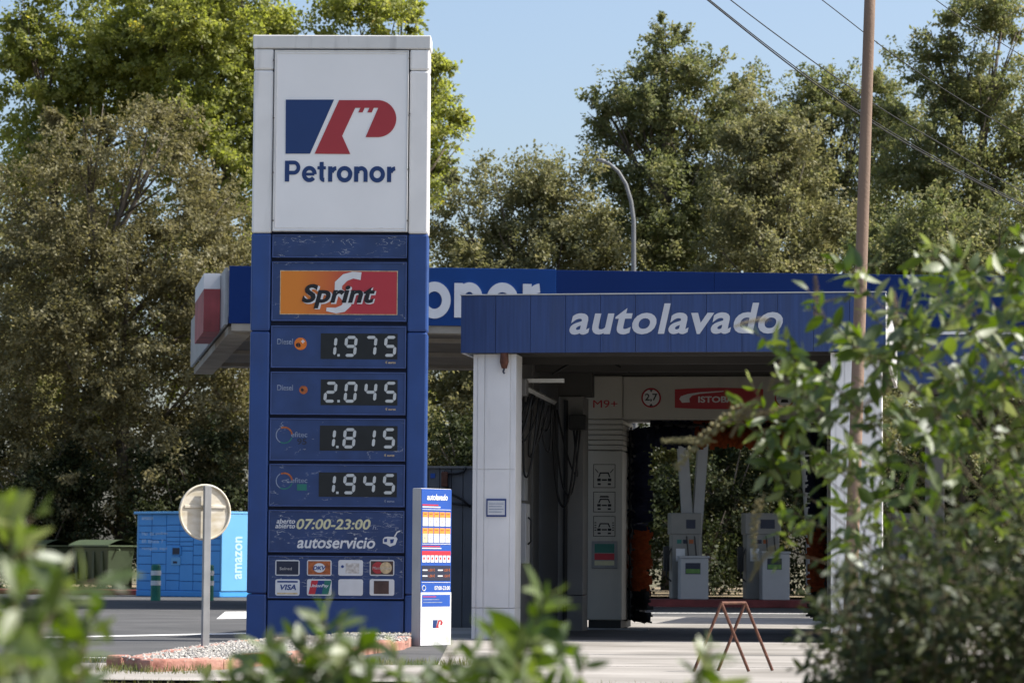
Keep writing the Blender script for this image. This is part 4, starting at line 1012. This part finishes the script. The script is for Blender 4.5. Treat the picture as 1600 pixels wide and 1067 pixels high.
# ------------------------------------------------------------------ foliage
def leaf_mesh(name, pos, dirs, nor, length, width, m, parent=None, lr=None):
    """one rhombic leaf for each row, all in one crown mesh"""
    n = len(pos); side = np.cross(dirs, nor)
    side /= np.linalg.norm(side, axis=1, keepdims=True)+1e-9
    L, W_ = length[:,None], width[:,None]
    v = np.empty((n, 4, 3), 'f')
    v[:,0] = pos; v[:,1] = pos+dirs*L*.45+side*W_*.5; v[:,2] = pos+dirs*L; v[:,3] = pos+dirs*L*.45-side*W_*.5
    me = bpy.data.meshes.new(name)
    me.vertices.add(4*n); me.loops.add(4*n); me.polygons.add(n)
    me.vertices.foreach_set('co', v.ravel()); me.loops.foreach_set('vertex_index', np.arange(4*n, dtype='i'))
    me.polygons.foreach_set('loop_start', np.arange(0, 4*n, 4, dtype='i'))
    a_ = me.attributes.new('leaf_random', 'FLOAT', 'FACE'); a_.data.foreach_set('value', (rng.random(n) if lr is None else lr).astype('f'))
    me.update(calc_edges=True); me.materials.append(m)
    o = bpy.data.objects.new(name, me); col.objects.link(o); o.parent = parent
    return o
def unit(n):
    v = rng.normal(size=(n, 3)); return v/np.linalg.norm(v, axis=1, keepdims=True)
def tree(name, label, cat, Y, base_px, lobes, m, clumps, per=70, leaf=(.12,.075), cr=.42, group=None, depth=1.0):
    """lobes: (px, py, rx px, ry px, dY) - masses of the crown given by the outline they make; each gets its real size at its own distance"""
    bp = at(base_px, 900, Y); base = Vector((bp.x, Y, 0))
    B = bpy.data.objects.new(name, None); col.objects.link(B); B.location = base
    tag(B, label, cat, group)
    C3 = []
    for px, py, rx, ry, dy in lobes:
        c = at(px, py, Y+dy); s = (Y+dy)/F
        C3.append((np.array(c-base), np.array((rx*s, min(rx, ry)*s*depth, ry*s))))
    # lobe > bough > leaf clump > leaf
    vol = np.array([(r_[0]*r_[1]*r_[2])**.75 for _, r_ in C3]); share = clumps*vol/vol.sum()
    cc, ax, nn_, rr = [], [], [], []
    for (c, r_), sh in zip(C3, share):
        nb = max(4, int(round(sh/11)))
        for b_ in range(nb):
            d_ = unit(1)[0]; bc = c+d_*r_*(.35+.60*rng.random()**.7); rb = (r_.prod()**(1/3))*.36*rng.uniform(.6, 1.35)
            if rng.random() < .10: bc = c+d_*r_*1.05; rb *= .6
            K = max(3, int(round(sh/nb*rng.uniform(.7, 1.3))))
            u = unit(K); q = bc+u*rb*(.55+.5*rng.random((K,1)))*np.array((1.1,1.1,.8))
            cc.append(q); ax.append(u*.8+d_*.5+unit(K)*.4); nn_.append(u*.9+np.array((0,0,.5))); rr.append(np.full(K, min(cr, rb*.55)))
    cc = np.concatenate(cc); ax = np.concatenate(ax); nn_ = np.concatenate(nn_); rr = np.concatenate(rr)
    ax /= np.linalg.norm(ax, axis=1, keepdims=True)
    cnt = (per*rng.uniform(.55, 1.35, len(cc))).astype(int); id_ = np.repeat(np.arange(len(cc)), cnt); n = len(id_)
    q = rr[id_][:,None]
    pos = cc[id_] + ax[id_]*rng.uniform(-1.3, 1.3, (n,1))*q + unit(n)*(rng.random((n,1))**.5)*q*np.array((.72,.72,.55))
    dr = unit(n)+ax[id_]*.7+np.array((0,0,-.3)); nr = unit(n)*.6+nn_[id_]*.9
    pos[:,2] = np.maximum(pos[:,2], .05)
    dr /= np.linalg.norm(dr, axis=1, keepdims=True)
    L = leaf[0]*rng.uniform(.6, 1.35, len(pos)); W_ = leaf[1]*rng.uniform(.6, 1.3, len(pos))
    lr = (rng.random(len(cc))[id_]*.45+rng.random(n)*.55)
    leaf_mesh('crown', pos, dr, nr, L, W_, m, B, lr)
    # trunk and limbs
    tops = sorted(C3, key=lambda q: -q[0][2]); hi = tops[0][0]
    mb = MB(); H = max(hi[2], 2.0)
    tr = [Vector((hi[0]*t*t*.8+.12*math.sin(5*t), hi[1]*t*t*.8, H*.86*t)) for t in np.linspace(0, 1, 8)]
    r0 = .018*H+.05
    mb.tube(tr, [r0*(1-.85*t) for t in np.linspace(0, 1, 8)], 9)
    for c, r_ in C3:
        f = min(.8, max(.12, (c[2]-r_[2]*.6)/H)); j = f*7; i = int(j); A = tr[i].lerp(tr[min(7, i+1)], j-i); E = Vector(c)+Vector((0,0,r_[2]*.1))
        mid = A.lerp(E, .5)+Vector((0,0,-.1*(E-A).length*.5))
        mb.tube([A, A.lerp(mid, .6), mid, E], [r0*.4*(1-f*.5), r0*.3, r0*.22, .015], 6)
        for _ in range(5):
            d_ = Vector(unit(1)[0]*r_*.8); mb.tube([mid, mid.lerp(Vector(c)+d_, .6), Vector(c)+d_], [r0*.15, .025, .010], 5)
    mb.build('trunk', M['bark'], B, smooth=True)
    return B
TG = 'trees behind the filling station'
# left: pale poplars behind, a big olive-brown tree before them
tree('poplar_tree', 'tall bright green poplar at top left corner behind the brown tree', 'tree', 92, 110,
     [(60,150,95,110,0),(150,60,110,130,0),(90,330,100,150,0),(60,30,50,80,-1),(110,560,110,170,0),(230,150,80,130,1)], M['leaf_poplar'], 2185, 46, (.14,.105), .30, TG)
tree('poplar_tree', 'tall bright green poplar rising just left of the totem', 'tree', 90, 330,
     [(310,60,95,140,0),(330,250,100,160,0),(250,40,80,100,1),(380,-10,90,110,1),(340,480,90,180,0),(420,130,60,140,1)], M['leaf_poplar'], 2185, 46, (.14,.105), .30, TG)
tree('poplar_tree', 'tall bright green poplar showing on the right edge of the totem', 'tree', 91, 590,
     [(560,40,110,80,0),(610,150,90,130,0),(650,240,70,130,0),(680,120,28,80,0),(700,230,30,70,0),(560,250,110,150,1),(590,420,100,170,0),(600,600,90,150,0),(640,20,26,40,0)], M['leaf_poplar'], 2090, 46, (.14,.105), .30, TG)
tree('broadleaf_tree', 'big olive brown broadleaf tree filling the left side', 'tree', 79, 190,
     [(215,260,110,110,0),(120,360,130,130,0),(310,380,110,140,0),(200,480,180,150,-1),(90,560,140,150,0),(320,590,110,150,0),(210,700,190,150,-1),(60,740,120,140,0),(330,760,90,120,0),(385,640,50,110,1),(385,470,50,90,1),(130,190,50,60,0),(265,200,45,60,0)], M['leaf_brown'], 3325, 47, (.115,.075), .30, TG)
tree('broadleaf_tree', 'olive brown tree at the far left edge of the picture', 'tree', 82, -40,
     [(-60,430,110,170,0),(-30,620,120,150,0),(-70,780,110,120,0),(10,500,60,110,0)], M['leaf_olive'], 1178, 42, (.115,.075), .30, TG)
# right: mixed trees above the canopy
tree('broadleaf_tree', 'low rounded olive tree between the totem and the street lamp', 'tree', 82, 800,
     [(790,340,90,100,0),(720,370,70,90,0),(860,330,90,105,0),(780,470,130,120,0),(900,420,90,120,0),(720,520,80,110,0),(790,640,130,130,0),(700,690,70,120,0),(890,650,100,130,0),(790,800,130,100,0)], M['leaf_olive'], 2850, 43, (.115,.075), .30, TG)
tree('oak_tree', 'tall olive green tree with pointed top beside the street lamp', 'tree', 84, 1050,
     [(1045,110,60,70,0),(1000,190,80,80,0),(1090,180,90,90,0),(960,260,50,70,0),(1045,300,120,110,0),(1150,260,80,110,0),(1000,420,110,120,0),(1110,420,120,120,0),(1050,590,140,130,0),(1050,760,140,120,0),(945,170,36,34,0),(1040,52,22,34,0)], M['leaf_oak'], 3230, 43, (.125,.08), .30, TG)
tree('broadleaf_tree', 'rounded olive brown tree left of the slim brown pole', 'tree', 80, 1200,
     [(1190,180,55,75,0),(1160,260,70,90,0),(1250,300,80,110,0),(1190,400,110,120,0),(1300,430,90,110,0),(1230,560,120,130,0),(1200,730,130,120,0),(1330,650,90,130,0)], M['leaf_olive'], 2375, 43, (.115,.075), .30, TG)
tree('pine_tree', 'dark rounded treetop just behind the slim brown pole', 'tree', 96, 1300,
     [(1300,150,60,60,0),(1345,190,70,70,0),(1265,200,60,80,0),(1225,190,55,80,0),(1400,175,70,80,0),(1310,300,110,110,0),(1240,330,80,100,0),(1390,320,90,110,0),(1310,480,120,130,0),(1310,640,110,140,0)], M['leaf_oak'], 1900, 44, (.14,.085), .34, TG)
tree('oak_tree', 'tall dark olive tree at the upper right corner', 'tree', 86, 1480,
     [(1480,110,75,90,0),(1550,90,80,100,0),(1430,220,70,90,0),(1510,240,110,110,0),(1600,200,80,120,0),(1460,60,30,50,0),(1570,20,40,50,0),(1460,380,110,120,0),(1580,380,100,120,0),(1500,560,130,140,0),(1500,740,130,130,0)], M['leaf_oak'], 2850, 43, (.125,.08), .30, TG)
tree('broadleaf_tree', 'green bushy tree above the right end of the blue canopy', 'tree', 73.5, 1480,
     [(1390,380,70,90,0),(1460,400,80,100,0),(1400,500,80,110,0),(1560,420,90,110,0),(1650,380,90,130,0),(1480,560,100,120,0),(1600,560,110,140,0),(1690,520,90,150,0),(1560,720,130,120,0)], M['leaf_oak'], 1900, 44, (.12,.075), .30, TG)
tree('broadleaf_tree', 'olive tree added mostly behind the totem to shade the left trees', 'tree', 77, 530,  # added mostly out of sight, to cast shade on the foliage at left
     [(470,440,80,110,0),(560,430,90,120,0),(630,500,70,110,0),(500,590,110,130,0),(600,640,90,130,0),(540,760,120,120,0)], M['leaf_olive'], 1300, 44, (.115,.075), .30, TG)
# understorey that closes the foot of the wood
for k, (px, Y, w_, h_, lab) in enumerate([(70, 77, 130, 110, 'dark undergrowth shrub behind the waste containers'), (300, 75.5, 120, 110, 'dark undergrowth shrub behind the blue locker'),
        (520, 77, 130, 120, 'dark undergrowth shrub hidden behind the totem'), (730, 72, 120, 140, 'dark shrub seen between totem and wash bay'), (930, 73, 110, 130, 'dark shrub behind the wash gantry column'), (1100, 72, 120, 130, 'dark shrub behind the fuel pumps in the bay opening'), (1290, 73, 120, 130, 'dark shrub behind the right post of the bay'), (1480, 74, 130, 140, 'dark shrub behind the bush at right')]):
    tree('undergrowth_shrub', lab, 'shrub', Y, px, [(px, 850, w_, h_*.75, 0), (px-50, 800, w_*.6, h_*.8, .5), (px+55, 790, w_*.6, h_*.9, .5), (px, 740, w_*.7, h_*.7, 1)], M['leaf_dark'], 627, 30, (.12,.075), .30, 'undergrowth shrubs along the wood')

# ------------------------------------------------------------------ near shrubs, out of focus
def leaf_proto(k):
    L, W_ = 1.0, .19+.05*k; n = 4; vs = []; fs = []
    for i in range(n+1):
        t = i/n; ww = W_*math.sin(math.pi*min(1, t*.92+.05))**.8*(1-.35*t); ww = max(ww, .01)
        z = -.22*t*t*(.6+.25*k); y = t*L
        vs += [(-ww, y, z+.10*ww*2), (0, y, z), (ww, y, z+.10*ww*2)]
    for i in range(n):
        a_ = i*3; fs += [(a_, a_+1, a_+4, a_+3), (a_+1, a_+2, a_+5, a_+4)]
    me = bpy.data.meshes.new('leaf'); me.from_pydata(vs, [], fs)
    me.polygons.foreach_set('use_smooth', [True]*len(me.polygons))
    return me, np.array(vs), fs
PROTO = [leaf_proto(k) for k in range(3)]
def spike_proto(k):
    mb = MB(); n = 46
    axis = lambda t: Vector((0, t, -.28*t*t*(k*.7+.3)))
    mb.tube([axis(t) for t in np.linspace(0, 1, 6)], .012, 5)
    for i in range(n):
        t = .12+.88*i/n; an = i*2.4; r_ = .055*(1-.6*t)+.012; c = axis(t)+Vector((math.cos(an)*r_, 0, math.sin(an)*r_)); q = .034*(1-.4*t)
        mb.add([c+Vector((q,0,0)), c+Vector((0,q*1.1,0)), c+Vector((-q,0,0)), c+Vector((0,-q,0)), c+Vector((0,0,q)), c-Vector((0,0,q))],
               [(0,1,4),(1,2,4),(2,3,4),(3,0,4),(1,0,5),(2,1,5),(3,2,5),(0,3,5)])
    me = bpy.data.meshes.new('flower_spike'); me.from_pydata(mb.v, [], mb.f); me.materials.append(M['spike']); return me
SPK = [spike_proto(k) for k in range(3)]
cam_inv = (Matrix.Translation(CAM) @ cam_rot.to_4x4()).inverted()
def project(p):
    q = cam_inv @ Vector(p)
    if q.z > -.1: return None
    return 800+F*q.x/-q.z, 533.5-F*q.y/-q.z, -q.z
def poly_sample(poly):
    xs = [p[0] for p in poly]; ys = [p[1] for p in poly]
    while True:
        x, y = random.uniform(min(xs), max(xs)), random.uniform(min(ys), max(ys)); c_ = False; j = len(poly)-1
        for i in range(len(poly)):
            xi, yi = poly[i]; xj, yj = poly[j]
            if (yi > y) != (yj > y) and x < (xj-xi)*(y-yi)/(yj-yi)+xi: c_ = not c_
            j = i
        if c_: return x, y
LEAFMESH = {}
def shrub(name, label, base_px, Y, tips, m, leaf_len=.085, span=.45, step=.03, spikes=(), twigs=2, twig_len=.25, spread=.55, top_n=285, zg=-.95):
    bp = at(base_px, 900, Y); base = Vector((bp.x, Y, zg))
    B = bpy.data.objects.new(name, None); col.objects.link(B); B.location = base; tag(B, label, 'shrub', 'shrubs close to the camera')
    leaves = []; st = MB()
    for tip in tips:
        T = Vector(tip); g = Vector((base.x+(T.x-base.x)*spread+random.uniform(-.15,.15), base.y+(T.y-base.y)*.6+random.uniform(-.15,.15), zg))
        cpt = Vector((g.x+(T.x-g.x)*.35, g.y+(T.y-g.y)*.35, g.z+(T.z-g.z)*.75)); out = []
        N = 14
        for i in range(N+1):
            t = i/N; out.append(g*(1-t)**2+cpt*2*t*(1-t)+T*t*t)
        Ltot = sum((out[i+1]-out[i]).length for i in range(N))
        st.tube([p-base for p in out], [.0042*(1-.75*i/N)+.0008 for i in range(N+1)], 5)
        def leafy(line, span_):
            n_ = len(line)-1; Lt = sum((line[i+1]-line[i]).length for i in range(n_)); s = 0.0; an = random.uniform(0, 6)
            while s < min(span_, Lt*.9):
                t = 1-s/Lt; i = min(n_-1, int(t*n_)); p = line[i].lerp(line[i+1], t*n_-i); tg = (line[i+1]-line[i]).normalized()
                u = tg.cross(Vector((.2,.3,1))).normalized(); v = tg.cross(u); an += 2.4
                rd = u*math.cos(an)+v*math.sin(an)
                d_ = (rd*(.45+.6*min(1, s/.12))+tg*(1.0 if s < .05 else .5)+Vector(unit(1)[0])*.5+Vector((0,0,-.18))).normalized()
                nn = tg*.35+Vector((.15,-.1,.35))+Vector(unit(1)[0])*.8; nn = (nn-d_*nn.dot(d_)).normalized()
                leaves.append((p, d_, nn, leaf_len*random.uniform(.6,1.25)*(.6+.4*min(1, s/.08)), random.randrange(3)))
                s += step*random.uniform(.6, 1.5)
        leafy(out, span)
        for _ in range(twigs):
            t = 1-random.uniform(.02, min(.8, span*1.3/Ltot)); i = min(N-1, int(t*N)); p = out[i].lerp(out[i+1], t*N-i)
            dv = (Vector(unit(1)[0])+Vector((0,-.1,.25))).normalized()*twig_len*random.uniform(.6, 1.3)
            ln_ = [p+dv*k_/5+Vector((0,0,-.25*dv.length*(k_/5)**2)) for k_ in range(6)]
            st.tube([q_-base for q_ in ln_], [.0028-.0004*k_ for k_ in range(6)], 4)
            leafy(ln_, twig_len)
    st.build('stems', M['stem'], B, smooth=True)
    key = m.name
    if key not in LEAFMESH:
        LEAFMESH[key] = []
        for me, vs, fs in PROTO:
            c = me.copy(); c.materials.clear(); c.materials.append(m); LEAFMESH[key].append(c)
    def score(l):
        q = project(l[0])
        if q is None or not (-30 < q[0] < 1630 and -30 < q[1] < 1097): return 0
        return l[3]/q[2]
    order = sorted(range(len(leaves)), key=lambda i: -score(leaves[i]))
    V, Fc, Rn = [], [], []
    for rank, i in enumerate(order):
        p, d_, nn, L, k = leaves[i]; sx = d_.cross(nn)
        Mx = Matrix((( sx.x*L, d_.x*L, nn.x*L, p.x-base.x), (sx.y*L, d_.y*L, nn.y*L, p.y-base.y), (sx.z*L, d_.z*L, nn.z*L, p.z-base.z), (0,0,0,1)))
        if rank < top_n and score(leaves[i]) > 0:
            o = bpy.data.objects.new('leaf', LEAFMESH[key][k]); col.objects.link(o); o.parent = B; o.matrix_local = Mx
        else:
            me, vs, fs = PROTO[k]; mm = np.array(Mx); b0 = sum(len(x) for x in V)
            V.append(vs @ mm[:3,:3].T + mm[:3,3]); Fc += [tuple(a_+b0 for a_ in f) for f in fs]; Rn += [random.random()]*len(fs)
    if V:
        me = bpy.data.meshes.new('foliage'); me.from_pydata(np.concatenate(V).tolist(), [], Fc); me.materials.append(m)
        me.attributes.new('leaf_random', 'FLOAT', 'FACE').data.foreach_set('value', Rn)
        me.polygons.foreach_set('use_smooth', [True]*len(me.polygons))
        o = bpy.data.objects.new('foliage', me); col.objects.link(o); o.parent = B; o['kind'] = 'stuff'
    for (p, d_, L, k) in spikes:
        p, d_ = Vector(p), Vector(d_).normalized(); sx = d_.cross(Vector((0,0,1))).normalized(); nn = sx.cross(d_)
        o = bpy.data.objects.new('flower_spike', SPK[k]); col.objects.link(o); o.parent = B
        o.matrix_local = Matrix((( sx.x*L, d_.x*L, nn.x*L, p.x-base.x), (sx.y*L, d_.y*L, nn.y*L, p.y-base.y), (sx.z*L, d_.z*L, nn.z*L, p.z-base.z), (0,0,0,1)))
    return B
def spike_at(pa, pb, Y, k):
    a_, b_ = at(*pa, Y), at(*pb, Y+random.uniform(-.04,.04)); return (a_, b_-a_, (b_-a_).length*1.02, k)
random.seed(21); rng = np.random.default_rng(21)
UY = 10.6
up = [(1350,440),(1420,460),(1460,400),(1600,385),(1690,340),(1690,850),(1320,850),(1250,740),(1240,650),(1290,570)]
tips = []
for _ in range(46):
    x, y = poly_sample(up); tips.append(at(x, y, random.uniform(9.6, 11.8)))
for x, y in ((1302,405),(1180,520),(1150,625),(1140,650),(1200,735),(1450,385),(1490,390),(1560,372),(1590,362),(1255,560),(1330,515),(1400,490),(1540,510),(1215,660),(1240,800),(1270,480),(1215,590),(1390,470)):
    tips.append(at(x, y, UY+random.uniform(-.3,.3)))
sp = [spike_at(a_, b_, UY, k_ % 3) for k_, (a_, b_) in enumerate([((1278,505),(1275,430)), ((1180,630),(1040,692)), ((1320,560),(1410,540)), ((1440,590),(1395,470)), ((1500,490),(1545,420)), ((1330,680),(1440,590)), ((1120,690),(1035,682)), ((1215,850),(1160,892)),
      ((1195,770),(1140,862)), ((1470,520),(1530,470)), ((1190,620),(1130,665)), ((1390,450),(1420,500)), ((1560,520),(1580,440)), ((1250,640),(1165,632)), ((1330,720),(1310,800)), ((1490,620),(1420,690)), ((1205,500),(1150,495)), ((1330,470),(1290,455)), ((1400,600),(1330,640)), ((1230,560),(1190,600))])]
shrub('flowering_shrub', 'green flowering shrub with pale spikes hiding the right of the bay', 1900, 10.8, tips, M['leaf_near'], .086, .34, .025, sp, 3, .21, .08)
random.seed(22)
low = [(1215,1070),(1240,980),(1290,900),(1360,820),(1720,760),(1720,1130),(1200,1130)]
tips = []
for _ in range(125):
    x, y = poly_sample(low); tips.append(at(x, y, random.uniform(8.2, 9.8)))
for _ in range(50):   # the thicket goes on to the right, outside the picture
    tips.append(at(random.uniform(1640, 2100), random.uniform(520, 1050), random.uniform(7.0, 10)))
shrub('dark_shrub', 'dark leafy thicket at the lower right corner below the flowering shrub', 1480, 9.0, tips, M["leaf_ivy"], .052, .60, .026, (), 8, .24)
random.seed(23)
mid = [(350,1070),(440,1040),(520,1005),(640,1030),(760,1015),(850,990),(910,1060),(910,1120),(350,1120)]
tips = [at(505,955,6.0), at(530,975,6.1), at(850,935,6.0), at(830,965,6.1), at(770,990,6.2), at(470,1005,6.1), at(620,1020,6.5), at(915,1035,6.2), at(560,1005,6.0), at(700,1015,6.4), at(800,1020,6.4), at(740,1020,6.5), at(490,1025,6.1), at(320,1055,6.2), at(1112,1010,6.2), at(1120,1040,6.4), at(420,1010,6.2)]
for _ in range(40):
    x, y = poly_sample(mid); tips.append(at(x, y, random.uniform(5.8, 6.8)))
shrub('leafy_shrub', 'blurred light green shrub tips along the bottom middle', 620, 6.3, tips, M['leaf_near'], .088, .20, .022, [spike_at((520,1000),(430,990),6.1,0)], 1, .13)
random.seed(24)
lf = [(-60,880),(10,860),(70,950),(110,1010),(70,1120),(-60,1120)]
tips = [at(10,790,5.4), at(-15,780,5.5), at(30,830,5.4), at(95,895,5.4), at(50,890,5.5), at(120,975,5.4), at(60,1000,5.5), at(30,1020,5.4), at(95,1060,5.6), at(150,950,5.6)]
for _ in range(12):
    x, y = poly_sample(lf); tips.append(at(x, y, random.uniform(3.9, 6.0)))
shrub('leafy_shrub', 'very blurred green shrub at the lower left corner', 20, 5.5, tips, M['leaf_near'], .082, .24, .022, [spike_at((0,880),(55,850),5.4,0)], 2, .14)

# grass on the verge and along the edges
def grass(name, pts, h, lab):
    n = len(pts); pos = np.array(pts); d_ = unit(n)*.45+np.array((0,0,1.0)); d_ /= np.linalg.norm(d_, axis=1, keepdims=True)
    o = leaf_mesh(name, pos, d_, unit(n)+np.array((0,-1,0)), h*rng.uniform(.4,1.4,n), np.full(n, .007), M['grass']); tag(o, lab, 'grass', kind='stuff')
pts = []
for _ in range(9000):
    y = random.uniform(17.5, 20.7); t = min(1, max(0, (y-15)/5.2)); t = t*t*(3-2*t); pts.append((random.uniform(-5, 5), y, -.95*(1-t)-.02*t-.03))
for _ in range(1500): pts.append((random.uniform(-5, 0), 23.9+random.gauss(0, .05), .0))
for _ in range(500):
    g = gnd(random.uniform(150, 330), random.uniform(1045, 1054)); pts.append((g.x, g.y, 0))
for _ in range(350):
    g = at(random.uniform(520, 650), 1000, 30.35+random.uniform(-.3,.1)); pts.append((g.x, g.y, .05))
grass('grass', pts, .065, 'dry green grass along the edge of the pavement')
